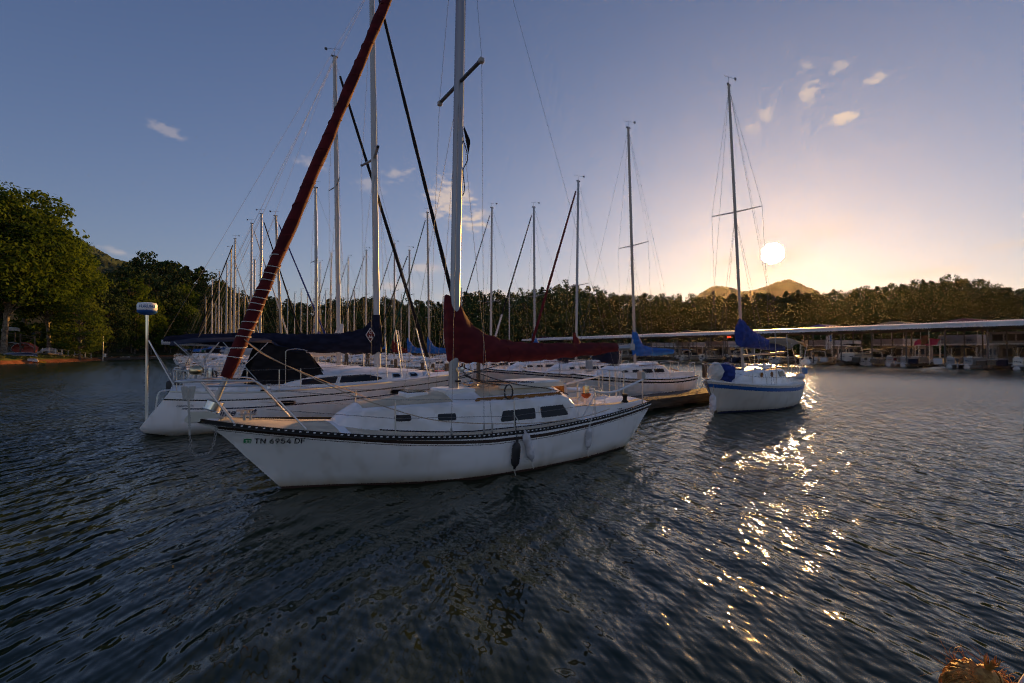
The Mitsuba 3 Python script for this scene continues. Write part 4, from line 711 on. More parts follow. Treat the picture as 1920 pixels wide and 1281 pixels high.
# ---------------------------------------------------------------- builder for the other sloops
def outboard(b, x, y, z, mt='engine_dark', parent=None):
    k = b.part('outboard', rbox(x-.28, x+.10, y-.14, y+.14, z+.25, z+.62, .07), mt, 40)
    b.part('leg', join(rbox(x-.16, x-.02, y-.05, y+.05, z-.55, z+.27, .03), rbox(x-.28, x, y-.10, y+.10, z-.32, z-.29, .01)), 'engine_grey', 30, k); return k
def sloop(label, o, ax, L=8.6, B=2.8, fb=.95, mast_x=.6, top=12.5, top_dx=-.1, top_dy=0., cover='canvas_blue', furled=None, fr=.07, stripe='stripe_navy', hullm='hull_white', mastm='mast_grey', spread=.58, rail='black_trim', boom=None, hood_=None, motor=None, toplift=True, group=None, far=False, covprof=1., seed=0, trim_white=True, windows_=True, second=None, spw=.95, vane=True, jibw=None, sw=.07):
    r = np.random.default_rng(seed+100); b = Thing('sailboat', label, 'sailboat', (o[0], o[1], 0), ax, group)
    s, x0, x1 = L/8.6, -.47*L, .5*L
    H = Hull([(-.5, x0+.75*s), (0, x0+.45*s), (fb, x0)], [(-.5, x1-1.35*s), (0, x1-.95*s), (fb+.25, x1)], [(x0, fb), (x0*.4, fb-.08), (.15*L, fb+.0), (.35*L, fb+.12), (x1, fb+.25)],
        [(0, .62*B/2), (.15, .84*B/2), (.38, B/2), (.56, .98*B/2), (.72, .82*B/2), (.86, .5*B/2), (.95, .2*B/2), (1, .02)], zb=-.5)
    nq, nk = (30, 8) if far else (48, 12)
    k = b.part('hull', join(H.side(0, None, nq=nq, nk=nk), H.transom(8)), hullm, 40)
    b.part('stripe', H.side(.10, .10+sw, .007, nq=nq, nk=3), stripe, True, k); b.part('boot_stripe', H.band(-.15, .07, .006, nq=nq), 'stripe_navy' if stripe != 'stripe_brown' else 'antifoul', True, k)
    b.part('toe_rail', H.rail(.03, .045, -.01, .012, n=nq), rail); b.part('deck', H.deckmesh(inset=.008, nq=24, ny=7), 'plain_white', True)
    ct = fb+.52*s+.06; C = Cabin(H, [(.30*L, .22*B/2, .18*B/2, fb+.20, fb+.21), (.27*L, .36*B/2, .30*B/2, fb+.36, fb+.42), (.2*L, .56*B/2, .46*B/2, ct-.06, ct+.06), (.06*L, .68*B/2, .58*B/2, ct, ct+.14), (-.12*L, .72*B/2, .62*B/2, ct+.02, ct+.17), (-.155*L, .72*B/2, .62*B/2, ct, ct+.14), (-.19*L, .71*B/2, .63*B/2, ct-.3, ct-.2)])
    k = b.part('cabin', C.mesh(24), 'gelcoat_white', 35)
    b.part('hatch', rbox(-.16*L, -.06*L, -.36, .36, ct+.12, ct+.22, .04), 'plain_white', 30, k); b.part('fore_hatch', rbox(.15*L, .20*L, -.22, .22, ct+.02, ct+.10, .02), 'window_dark', 30, k)
    for a, w, hh in ((-.135, .085, .17), (-.035, .085, .17), (.07, .05, .12), (.15, .045, .11)) if windows_ else ():
        xa, xb, zc = a*L, (a+w)*L, ct-.20; poly = [(xa, zc-hh/2), (xa+.05, zc+hh/2), (xb-.02, zc+hh/2), (xb, zc-hh/2)]
        for sd in (1, -1): b.part('window', C.window(poly, sd, .012), 'window_dark', parent=k)
    for sd in (1, -1):
        b.part('coaming', rbox(-.43*L, -.18*L, min(sd*.38*B/2, sd*.66*B/2), max(sd*.38*B/2, sd*.66*B/2), fb-.1, fb+.24, .05), 'gelcoat_white', 30)
        if not far: b.part('handrail', tube([(x, sd*(float(C.col(x, 2))-.12), float(C.col(x, 3))+.06) for x in np.linspace(.05*L, -.14*L, 8)], .018, 5), 'teak', True)
    mf, mt_ = np.array([mast_x, 0, ct+.12]), np.array([mast_x+top_dx, top_dy, top])
    def at(z): return mf+(mt_-mf)*(z-mf[2])/(mt_[2]-mf[2])
    mk = b.part('mast', mastmesh(mf, mt_, .115*s**.5, .17*s**.5, 10), mastm, 60)
    b.part('masthead', join(rbox(*np.sort([mt_[0]-.13, mt_[0]+.13]), mt_[1]-.03, mt_[1]+.03, top-.02, top+.04, .01), *( [tube([mt_, mt_+[0, 0, .34]], .008, 4), tube([mt_+[-.30, .12, .30], mt_+[.22, -.1, .34]], .008, 4), mv(rbox(-.05, .05, -.02, .02, -.05, .05, .01), *(mt_+[-.32, .13, .30]))] if vane else [])), 'wire_dark', parent=mk)
    zs = mf[2]+(top-mf[2])*spread; c = at(zs)
    b.part('spreaders', tube([c+[-.10, -spw, .05], c, c+[-.10, spw, .05]], [.018, .03, .018], 6), 'mast_grey' if not far else 'wire_dark', True)
    bl = boom or .42*L; zb_ = ct+.62
    bk = b.part('boom', tube([(mast_x-.05, 0, zb_), (mast_x-bl, 0, zb_+.10)], .05, 8), mastm, True)
    if cover:
        p = covprof; b.part('sail_cover', sail_cover([(mast_x+.17, zb_+1.20*p, zb_-.08, .07), (mast_x+.08, zb_+1.25*p, zb_-.10, .12), (mast_x-.14, zb_+1.05*p, zb_-.11, .14), (mast_x-.35, zb_+.66*p, zb_-.12, .14), (mast_x-.7, zb_+.40*p, zb_-.12, .13), (mast_x-1.4, zb_+.32, zb_-.12, .13), (mast_x-.7*bl, zb_+.28, zb_-.08, .10), (mast_x-.97*bl, zb_+.22, zb_-.02, .07)], .030, seed+3, 14), cover, True)
    f0, f1 = np.array([x1-.12, 0, fb+.30]), at(top-.05 if seed % 3 else top-.1)
    if furled:
        b.part('furled_jib', furl(f0+(f1-f0)*.06, f0+(f1-f0)*(jibw or .95), fr, seed, 40, 8, .55), furled, True)
        if second: b.part('furled_jib', furl(f0+(f1-f0)*.06, f0+(f1-f0)*.32, fr*1.12, seed+1, 24, 8, .9), second, True)
        b.part('furling_drum', between(lathe([(0, 0), (.10, 0), (.10, .12), (0, .12)], 10), f0+(f1-f0)*.012, f0+(f1-f0)*.03), 'steel', True)
    b.part('forestay', wire(f0, f1, .0055), 'wire', True)
    yc = .80*B/2; sh = []
    for sd in (1, -1):
        tip = c+[-.10, sd*spw, .05]; sh += [wire((mast_x-.05, sd*yc, fb), tip, .0055), wire(tip, at(top-.15), .0055), wire((mast_x-.35, sd*yc, fb), at(zs-.1), .0055), wire((mast_x+.3, sd*yc*.97, fb), at(zs-.1), .0055)]
    b.part('shrouds', join(*sh), 'wire', True); b.part('backstay', wire((x0+.05, 0, fb), mt_, .0055), 'wire', True)
    if toplift: b.part('topping_lift', wire((mast_x-bl+.1, 0, zb_+.15), mt_, .004), 'wire', True)
    b.part('pulpit', join(*[tube(curve([(x1+.12, 0, fb+.86), (x1-.1, sd*.2, fb+.88), (x1-.95*s, sd*.34*B/2, fb+.86), (x1-1.15*s, sd*.40*B/2, fb+.18)], 12), .014, 5) for sd in (1, -1)], *[tube([(x1-.25, sd*.2, fb+.87), (x1-.45, sd*.17, fb+.22)], .013, 5) for sd in (1, -1)]), 'steel', True)
    for sd in (1, -1): b.part('stern_rail', join(tube(curve([(x0+.9*s, sd*.72*B/2, fb+.04), (x0+.85*s, sd*.70*B/2, fb+.66), (x0+.2, sd*.58*B/2, fb+.70), (x0+.08, sd*.25*B/2, fb+.70), (x0+.08, sd*.24*B/2, fb+.02)], 14), .014, 5), tube([(x0+.2, sd*.56*B/2, fb), (x0+.2, sd*.58*B/2, fb+.7)], .013, 5)), 'steel', True)
    for sd in (1, -1):
        pts = [np.array([x, sd*(float(H.half(x))-.06), float(H.fz(x))]) for x in (x0+.9*s, -.12*L, .10*L, .28*L)]
        for p in pts[1:]: b.part('stanchion', tube([p, p+[0, 0, .62]], .012, 5), 'steel', True)
        pts = [p+[0, 0, .61] for p in pts]+[np.array([x1-1.0*s, sd*.36*B/2, fb+.84])]
        b.part('lifeline', join(*[wire(p, q, .0045) for p, q in zip(pts, pts[1:])], *[wire(p-[0, 0, .3], q-[0, 0, .3], .0045) for p, q in zip(pts, pts[1:])]), 'wire', True)
    if hood_: b.part('spray_hood', hood(-.26*L, -.10*L, -.25*L, -.17*L, ct-.02, ct+.78, .62*B/2, .58*B/2), hood_, 40)
    if motor: outboard(b, x0-.12, -.3, fb-.25, motor)
    else: b.part('tiller', tube([(x0+.1, 0, fb+.12), (x0+1.2*s, 0, fb+.38)], .025, 6), 'teak', True)
    b.H, b.C, b.at = H, C, at; return b

# the sloop with the blue stripe on the right
RB = sloop('weathered white sloop with blue stripe and blue sail cover, alone at right below the sun', (10.2, 20.45), (-.75, -.66), L=8.0, B=2.75, fb=1.03, mast_x=.86, top=13.15, top_dx=1.0, top_dy=-.05, cover=None, hullm='hull_weathered', stripe='stripe_blue', sw=.14, rail='plain_white', mastm='mast_tan', spread=.555, boom=4.5, windows_=False, spw=1.02, seed=4)
RB.part('sail_cover', sail_cover([(1.22, 3.55, 2.62, .10), (1.14, 3.72, 2.56, .19), (.9, 3.72, 2.54, .22), (.5, 3.52, 2.54, .22), (-.1, 3.25, 2.52, .21), (-.8, 3.08, 2.48, .19), (-1.8, 2.88, 2.42, .16), (-2.8, 2.72, 2.38, .12), (-3.68, 2.60, 2.38, .07)], .05, 12), 'canvas_royal', True)
for x in (.95, .15):
    for sd in (1, -1):
        y = float(RB.C.y_of(x, 1.42)); k = RB.part('porthole', rot(mv(lathe([(0, 0), (.105, 0), (.115, .015), (.105, .035), (0, .036)], 18), 0, 0, 0), (1, 0, 0), -90*sd) if False else (lambda m: (np.stack([m[0][:, 0]+x, sd*(y+m[0][:, 2]), m[0][:, 1]*.9+1.42], 1), m[1] if sd < 0 else m[1]))(lathe([(.075, 0), (.115, .0), (.115, .028), (.08, .036), (.075, .012), (0, .012)], 18)), 'teak', 40)
for sd in (1, -1): RB.part('cabin_window', RB.C.window([(-.55, 1.30), (-.5, 1.52), (-1.0, 1.53), (-1.15, 1.31)], sd, .015), 'window_dark')
RB.part('cabin_roof_vents', join(*[mv(lathe([(0, 0), (.07, 0), (.05, .06), (.09, .12), (0, .15)], 10), x, y, 1.72) for x, y in ((.3, .3), (-.1, -.3), (-.4, .35))]), 'plain_white', 40)
bi = RB.part('sun_top', loft([[(x, y, z-.28*abs(y)**2.4) for y in np.linspace(-1.0, 1.0, 11)] for x, z in ((-1.6, 2.72), (-2.0, 2.92), (-2.8, 3.02), (-3.5, 2.94), (-3.8, 2.78))], closed=False), 'canvas_tan', True)
for sd in (1, -1): RB.part('frame', join(*[tube([(-2.7, sd*.98, 1.15), (b_, sd*.98, 2.68)], .016, 6) for b_ in (-1.7, -2.8, -3.7)]), 'steel', True, bi)
for a_, b_ in (((-1.5, .95, 1.2), (-1.4, .9, 3.1)), ((-.1, .95, 1.2), (-.05, .92, 3.2))): RB.part('shroud_pole', tube([a_, b_], .017, 6), 'mast_grey', True)
gr = RB.part('grill', mv(lathe([(0, 0), (.14, .01), (.20, .08), (.21, .14), (.16, .24), (.05, .29), (0, .30)], 16), -3.55, .95, 1.72), 'plain_white', 50)
bag = lambda c, rx, ry, rz, sd: (lambda m: (np.array(m.vertices)*[rx, ry, rz]*(1+.35*(meshkit.fbm(np.array(m.vertices)*2.2, 3, sd)[:, None]-.5))+c, np.array(m.faces)))(trimesh.creation.icosphere(4))
solo('sail_bag', 'blue sail bundle lashed on the bow of the blue-striped sloop', 'sail', bag(np.array([2.95, .25, 1.55]), .36, .34, .40, 3), 'canvas_royal', True, of=RB)
solo('sail_bag', 'white sail bundle lashed at the bow rail of the blue-striped sloop', 'sail', bag(np.array([3.55, .15, 1.62]), .24, .28, .34, 5), 'canvas_white', True, of=RB)
RB.part('anchor_locker_light', rbox(3.2, 3.35, -.5, -.35, 1.35, 1.95, .03), 'dock_wood')
solo('jug', 'blue jug on the stern rail of the blue-striped sloop', 'jug', join(rbox(-3.15, -2.95, .98, 1.16, 1.35, 1.62, .04), mv(lathe([(0, 0), (.04, 0), (.035, .06), (0, .06)], 10), -3.05, 1.07, 1.61)), 'blue_plastic', 40, of=RB)
solo('fender_ball', 'round white fender resting on the stern deck of the blue-striped sloop', 'fender', mv(rot(lathe([(0, -.28), (.05, -.27), (.13, -.2), (.155, 0), (.13, .2), (.05, .27), (0, .28)], 14), (0, 1, 0), 90), -2.55, 1.05, 1.25), 'fender_white', 50, of=RB)
a = RB.wp((4.0, .35, 1.02)); fender('fender', 'white fender hanging between the wooden finger dock and the blue-striped bow', a+[-.25, -.35, -.15], a+[-.25, -.35, -.85], .115, 'fender_white', a+[-.1, -.1, .15])

# the sloop moored behind the finger dock
BB = sloop('white sloop with bright blue sail cover moored behind the wooden finger dock', (6.13, 24.0), (-.841, -.541), L=8.2, B=2.75, fb=1.05, mast_x=-.03, top=13.5, top_dx=.42, cover='canvas_blue', stripe='black_trim', mastm='mast_tan', spread=.50, boom=3.0, seed=6, covprof=1.0, spw=.98)
BB.part('dinghy_motor', rbox(3.5, 3.75, .55, .8, 1.45, 1.95, .05), 'engine_grey', 40)
solo('outboard_motor', 'pale grey outboard motor clamped on the rail behind the front sloop', 'outboard motor', join(rbox(-.13, .13, -.17, .17, .15, .55, .06), rbox(-.05, .05, -.06, .06, -.25, .2, .03)), 'engine_grey', 40, of=Thing.__new__(Thing)) if False else None
# ---------------------------------------------------------------- the rows of slips behind: (mast at photo column u, mast top v, distance Y, bow towards the walkway?, looks)
ROWG = None
def at_u(u, Y): return np.array([azof(u)*Y, Y])
def rowboat_(u, v, Y, bow, label, lean=0., L=8.8, **k):
    X = at_u(u, Y); top = CAM_H+(655-v)/F_PX*Y; ax = AX*bow; mx = .07*L; far = Y > 40
    o = X-ax*mx; k.setdefault('top_dx', lean*bow); return sloop(label, o, ax, L=L, B=2.9 if L > 8 else 2.5, fb=1.0, mast_x=mx, top=top, far=far, seed=int(u), **k)
# left side of the walkway, stern to the open water
rowboat_(636, 105, 19.9, 1, 'white sloop with tall mast and black furled jib next to the navy-covered one', lean=-.25, L=10., cover='canvas_white', furled='canvas_black', fr=.09, mastm='mast_white', hood_='canvas_yellow', motor='engine_dark')
rowboat_(594, 351, 27, 1, 'white sloop with royal blue boom cover and outboard motor, third in the left row', lean=-.12, cover='canvas_royal', motor='engine_dark', mastm='mast_grey', hood_='canvas_black')
rowboat_(530, 406, 33, 1, 'white sloop whose mast leans left, blue furled jib, fourth in the left row', lean=-.5, cover='canvas_royal', furled='canvas_royal', mastm='mast_tan', motor='engine_dark')
rowboat_(488, 400, 37.5, 1, 'white sloop with grey mast and black furled jib, fifth in the left row', cover='canvas_black', furled='canvas_black', motor='engine_grey')
rowboat_(470, 418, 41.6, 1, 'white sloop with thick pale mast and green cover, sixth in the left row', cover='canvas_green', furled='canvas_white', mastm='mast_white')
rowboat_(439, 447, 45.6, -1, 'white sloop with tall wind vane and black furled jib, seventh in the left row', cover='canvas_navy', furled='canvas_black', hood_='canvas_navy', mastm='mast_white')
rowboat_(476, 487, 49.5, 1, 'short-masted sloop with tan mast, eighth in the left row', L=7.6, cover='canvas_blue', mastm='mast_tan')
rowboat_(432, 467, 53.4, 1, 'white sloop with wood-toned mast and blue cover, ninth in the left row', cover='canvas_blue', furled='canvas_white', mastm='mast_tan')
rowboat_(424, 493, 60, -1, 'white sloop with slim white mast, tenth in the left row', cover='canvas_white', mastm='mast_white')
rowboat_(410, 509, 66, 1, 'white sloop with dark furled jib crossing low, eleventh in the left row', cover='canvas_black', furled='canvas_black', mastm='mast_white')
rowboat_(397, 522, 73, 1, 'white sloop with bare pale mast, twelfth in the left row', cover='canvas_blue', mastm='mast_white')
rowboat_(404, 568, 92, 1, 'small distant sloop with white mast, thirteenth in the left row', L=7.6, cover='canvas_white', mastm='mast_white')
rowboat_(385, 556, 86, 1, 'small distant sloop with leftmost mast of the whole row', L=8, cover='canvas_navy', mastm='mast_tan')
rowboat_(398, 567, 104, -1, 'farthest sloop of the left row, thin white mast', L=7.6, cover='canvas_blue', mastm='mast_white')
# right side of the walkway, bow to the walkway
rowboat_(1080, 337, 28, -1, 'white sloop with maroon furled jib and maroon sail cover behind the front boom', lean=.2, cover='canvas_maroon', furled='canvas_maroon', fr=.085, mastm='mast_grey', hood_='canvas_navy', spread=.42)
rowboat_(1003, 388, 31.2, -1, 'white sloop with half dark, half white furled jib and blue cover', lean=-.08, cover='canvas_blue', furled='canvas_black', fr=.06, second='canvas_white', spread=.42, hood_='canvas_navy')
rowboat_(920, 388, 34.5, -1, 'white sloop with plain white mast showing over the maroon sail cover', lean=.1, cover='canvas_white', furled='canvas_black', fr=.05, mastm='mast_white', spread=.38)
rowboat_(805, 398, 38.8, -1, 'white sloop with tall wooden-toned mast and bright blue cover, seen between the two big masts', lean=-.2, cover='canvas_blue', furled='canvas_green', fr=.06, second='canvas_green', mastm='mast_tan', spread=.28)
rowboat_(767, 469, 42.9, -1, 'white sloop with blue sail cover and white lower furled jib left of it', cover='canvas_blue', furled='canvas_black', second='canvas_white', fr=.075, mastm='mast_white')
rowboat_(739, 457, 47.6, -1, 'white sloop with red sail cover and short blue furled sail', cover='canvas_red', furled='canvas_black', fr=.06, mastm='mast_tan')
rowboat_(686, 469, 52.6, -1, 'white sloop with grey-topped mast just left of the navy-covered mast', cover='canvas_navy', furled='canvas_black', fr=.06, mastm='mast_white')
rowboat_(652, 483, 59.2, -1, 'white sloop with double-stepped mast left of the navy sail emblem', cover='canvas_blue', furled='canvas_black', fr=.06)
rowboat_(620, 474, 66.5, -1, 'white sloop with spreaders low on a tall thin mast, far slips', cover='canvas_blue', furled='canvas_black', fr=.07, mastm='mast_tan')
rowboat_(599, 492, 74, -1, 'distant white sloop with brown mast directly behind a taller grey mast', cover='canvas_green', mastm='mast_tan')
rowboat_(576, 552, 81, -1, 'distant white sloop with red cover, mast right of centre in the far cluster', L=7.8, cover='canvas_red', mastm='mast_white')
rowboat_(564, 544, 87.6, -1, 'distant white sloop with pale mast in the middle of the far cluster', L=8, cover='canvas_blue', mastm='mast_white')
rowboat_(552, 550, 94, -1, 'distant white sloop with pale mast left of the middle of the far cluster', L=8, cover='canvas_navy', mastm='mast_white')
rowboat_(539, 545, 104, -1, 'distant white sloop with the leftmost pale mast of the far cluster', L=8, cover='canvas_blue', mastm='mast_white')
# a further row of slips and the gaps between, smaller in the picture
rowboat_(415, 575, 96, 1, 'small far sloop with white mast, fourth mast from the left end', L=7.6, cover='canvas_white', mastm='mast_white')
rowboat_(447, 540, 64, 1, 'short-masted far sloop right of the tall wind vane mast', L=7.4, cover='canvas_blue', mastm='mast_white')
rowboat_(458, 556, 72, 1, 'short far sloop with tan mast behind the red furled jib', L=7.4, cover='canvas_maroon', mastm='mast_tan')
rowboat_(588, 560, 85, -1, 'far sloop with low tan mast beside the thick grey mast', L=7.8, cover='canvas_blue', mastm='mast_tan')
rowboat_(610, 545, 79, -1, 'far sloop with white mast between the two grey masts left of centre', L=7.8, cover='canvas_green', furled='canvas_royal', mastm='mast_white')
rowboat_(632, 548, 71, -1, 'far sloop with white mast hidden beside the black-jibbed sloop', L=7.6, cover='canvas_white', mastm='mast_white')
rowboat_(664, 545, 64, -1, 'far sloop with white mast above the grey flaked mainsail', L=7.6, cover='canvas_blue', furled='canvas_white', mastm='mast_white')
rowboat_(722, 545, 95, 1, 'far sloop with white mast in the rear slips right of the navy emblem', L=8.4, cover='canvas_blue', mastm='mast_white')
rowboat_(752, 552, 87, -1, 'far sloop with tan mast in the rear slips above the red cover', L=7.8, cover='canvas_red', mastm='mast_tan')
rowboat_(832, 556, 72, -1, 'far sloop with white mast just left of the front mast', L=7.6, cover='canvas_navy', mastm='mast_white')
rowboat_(865, 540, 67, 1, 'far sloop with dark furled jib just right of the front mast', L=7.6, cover='canvas_blue', furled='canvas_black', mastm='mast_white')
rowboat_(955, 545, 62, -1, 'far sloop with white mast over the middle of the maroon boom', L=7.4, cover='canvas_white', mastm='mast_white')
ORD = 'nearest,second nearest,third,fourth,fifth,sixth,seventh,eighth,ninth,tenth'.split(',')
# ---------------------------------------------------------------- the wooden walkway of the sailboat slips and its finger docks
def dock(name, label, a, d, L, w, z=.46, planks=0, wood_='dock_wood', group=None):
    """A floating wooden dock from point a along unit direction d, w wide to its left; planks: how many metres get single boards."""
    t = Thing(name, label, 'dock', (a[0], a[1], 0), d, group)
    t.part('frame', join(box(0, L, .0, .09, .10, z-.035), box(0, L, w-.09, w, .10, z-.035), *[box(x, x+.08, .09, w-.09, .12, z-.04) for x in np.arange(.5, L, 2.4)]), wood_)
    t.part('float', join(*[rbox(x, x+1.3, .10, w-.10, -.30, .20, .05) for x in np.arange(.6, L-1.5, 2.4)]), 'float_black', 30)
    r = np.random.default_rng(int(abs(a[0]*31+a[1]*17))); rest = []
    for x in np.arange(0, L-.14, .15):
        m = box(x, x+.138, -.03+r.uniform(-.02, .02), w+.03+r.uniform(-.02, .02), z-.035+r.uniform(-.004, .004), z+r.uniform(-.004, .005))
        if planks[0] <= x <= planks[1] if planks else False: t.part('plank', m, ('dock_wood_pale', 'dock_wood', 'dock_wood_pale')[r.integers(3)])
        else: rest.append(m)
    if rest: k = t.part('decking', join(*rest), wood_); labels[k] = {'kind': 'stuff'}
    return t
dn = np.array([.75, .66]); dn /= np.linalg.norm(dn)
a0 = np.array([5.2, 18.7])-dn*3.6; FD = dock('finger_dock', 'weathered wooden finger dock between the front stern and the blue-striped sloop', a0, dn, 12.5, 1.35, planks=(3.4, 9.5), wood_='dock_wood')
FD.part('dock_rope', tube([(3.6, .05, .50), (4.6, .12, .49), (5.4, -.02, .38), (6.2, .1, .49), (7.2, .4, .49), (8.4, .2, .49)], .014, 5), 'rope_tan', True)
for x in (3.9, 8.0): FD.part('cleat', join(rbox(x-.15, x+.15, .16, .20, .55, .58, .01), rbox(x-.05, x+.05, .165, .195, .46, .56, .01)), 'galvanised', 30)
FD.part('side_board', join(box(0, 12.5, -.05, -.005, .18, .44), box(0, 12.5, -.075, -.052, .20, .30)), 'dock_wood')
def walk(s0, t0, s1, t1): return row(s0, t0), row(s1, t1)
a, b = walk(10.75, 7.5, 10.75, 118); d = (b-a)/np.linalg.norm(b-a)
# the walkway runs along +t with its width towards -s, so start on the right hand edge
WK = dock('main_walkway', 'long wooden walkway running back between the two rows of sailboats', row(12.2, 13.4), d, 104, 1.45)
for k, t in enumerate((13.4, 24.6, 32.2, 43.6, 57.0)):
    dock('finger_dock', f'{ORD[k]} narrow wooden finger dock among the left-hand slips', row(1.0, t-.45), AX, 9.7, .9, group='finger docks of the left slips') 
for k, t in enumerate((32.4, 39.2, 49.9, 63.5)):
    dock('finger_dock', f'{ORD[k+1]} narrow wooden finger dock among the right-hand slips', row(12.25, t-.45), AX, 9.0, .9, group='finger docks of the right slips')
labels_fix = None
pr_ = np.random.default_rng(12)
for k, t in enumerate((22.6, 24.4, 30.4, 36.6, 43.4, 50.4, 57.4, 66)):
    for s_, nm in ((10.55, 'left'), (12.40, 'right')):
        p = row(s_, t); hz = 1.55+pr_.uniform(0, .9)
        PP = Thing('dock_piling', f'{ORD[k]} wooden piling along the {nm} edge of the main walkway', 'piling', (p[0], p[1], 0))
        PP.part('post', tube([(0, 0, -1), (0, 0, hz)], .11, 10), 'pile_wood', 50); PP.part('cap', mv(lathe([(.118, -.06), (.122, 0), (.0, .13)], 12), 0, 0, hz), 'plain_white', 40)
for k, (s_, t) in enumerate(((11.0, 12.6), (11.0, 21.8), (11.9, 27.2))):
    p = row(s_, t); q = Thing('dock_box', ('white dock box beside the bow of the navy-covered sloop', 'white dock box at the head of the second left slip', 'white dock box by the right-hand slips')[k], 'dock box', (p[0], p[1], 0), AX)
    q.part('chest', rbox(-.55, .15, -.4, .4, .46, 1.02, .04), 'plain_white', 30); q.part('lid', rbox(-.58, .18, -.43, .43, 1.02, 1.12, .05), 'plain_white', 30)
p = row(11.5, 25.5); q = Thing('storage_crate', 'orange storage crate on the walkway between the two big masts', 'crate', (p[0], p[1], 0), AX); q.part('crate', rbox(-.4, .4, -.9, .9, .46, 1.15, .04), 'orange_plastic', 30); q.part('lid', rbox(-.43, .43, -.93, .93, 1.15, 1.22, .03), 'red_plastic', 30)
p = row(11.3, 21.2); q = Thing('kayak', 'bright blue kayak lying on the walkway behind the long white sloop', 'kayak', (p[0], p[1], 0), AX)
kay = lambda L, w, h_: loft([[(x, w*math.sin(math.pi*min(max((x/L+.5), .02), .98))**.7*math.cos(a), .0+h_*math.sin(a)*(.6+.4*math.sin(math.pi*(x/L+.5)))+.25*abs(x/L*2)**3*h_*2) for a in np.linspace(0, 2*np.pi, 12, endpoint=False)] for x in np.linspace(-L/2, L/2, 18)])
q.part('hull', mv(rot(kay(3.2, .36, .17), (0, 0, 1), 70), -.1, 0, .68), 'blue_plastic', True); q.part('seat_well', mv(rot(loft([[(.45*c, .2*s_, z) for c, s_ in zip(np.cos(np.linspace(0, 6.28, 14, endpoint=False)), np.sin(np.linspace(0, 6.28, 14, endpoint=False)))] for z in (.83, .88)]), (0, 0, 1), 70), -.1, 0, -.02), 'black_trim', 30)
# mooring lines
ROPES = (('tan mooring line from the front sloop stern to the finger dock', HB.wp((-4.5, -.75, 1.12)), FD.wp((3.9, .18, .57)), .25), ('tan mooring line from the blue-striped bow to the finger dock', RB.wp((3.9, -.1, 1.30)), FD.wp((8.0, .18, .57)), .12),
    ('white mooring line from the navy-covered sloop bow to the walkway', CB.wp((4.9, .3, 1.55)), np.append(row(10.9, 19.0), .5), .15), ('white mooring line from the navy-covered sloop stern cleat', CB.wp((-4.3, 1.4, 1.27)), np.append(row(1.2, 24.4), .5), .3))
for lab, a_, b_, sg__ in ROPES: solo('mooring_line', lab, 'rope', tube(sag(a_, b_, sg__, 14), .011, 5), 'rope_tan' if 'tan' in lab else 'rope_white', True)

# ---------------------------------------------------------------- the covered slips on the right, running away to the left
CA, CD = np.array([58.7, 55.0]), np.array([-.472, .882]); CN = np.array([.882, .472])
def cov(w, n=0): return CA+w*CD+n*CN
def w_of(u, n=0): a = azof(u); p = CA+n*CN; return (a*p[1]-p[0])/(CD[0]-a*CD[1])
CS = Thing('covered_dock', 'long covered dock with pale corrugated roof edge and many dark posts', 'covered dock', (CA[0], CA[1], 0), CD)   # local x along the front, -y away from the camera
W0, W1 = -22., 116.
def cy(n): return -n
xs = np.arange(W0, W1, .11); wav = .035*np.sign(np.sin(2*np.pi*xs/.44))*np.abs(np.sin(2*np.pi*xs/.44))**.5
CS.part('roof_edge', loft([np.stack([xs, xs*0+.85+wav, xs*0+5.72], 1), np.stack([xs, xs*0+.98+wav, xs*0+5.16], 1)], closed=False), 'roof_metal', 30)
xs2 = np.arange(W0, W1, .5)
CS.part('roof_sheet', loft([np.stack([xs2, xs2*0+y, xs2*0+z], 1) for y, z in ((.9, 5.70), (cy(5.5), 6.15), (cy(12), 5.6))], closed=False), 'roof_metal')
CS.part('ceiling', loft([np.stack([xs2, xs2*0+y, xs2*0+z], 1) for y, z in ((.86, 5.36), (cy(5.5), 5.66), (cy(12), 5.34))], closed=False), 'roof_under')
for y in (0, cy(5.8), cy(11.6)): CS.part('beam', box(W0, W1, y-.09, y+.09, 5.05, 5.33), 'dock_steel')
for x in np.arange(W0+.5, W1, 4.1):
    for y in (0., cy(5.8), cy(11.6)): CS.part('post', box(x-.065, x+.065, y-.065, y+.065, .2, 5.06), 'dock_steel')
CS.part('deck', box(W0, W1, cy(13.2), cy(11.2), .18, .50), 'dock_wood')
for x in np.arange(W0+.5, W1, 8.2): CS.part('finger', box(x-.5, x+.5, cy(11.2), .35, .16, .50), 'dock_wood'); CS.part('float', join(*[box(x-.42, x+.42, y-.9, y+.9, -.2, .16) for y in (-1, -4.2, -7.4)]), 'float_black')
def box_part(b, nm, mt, *a, **k): return b.part(nm, rbox(*a, k.get('r', .04)), mt, 30, k.get('parent'))
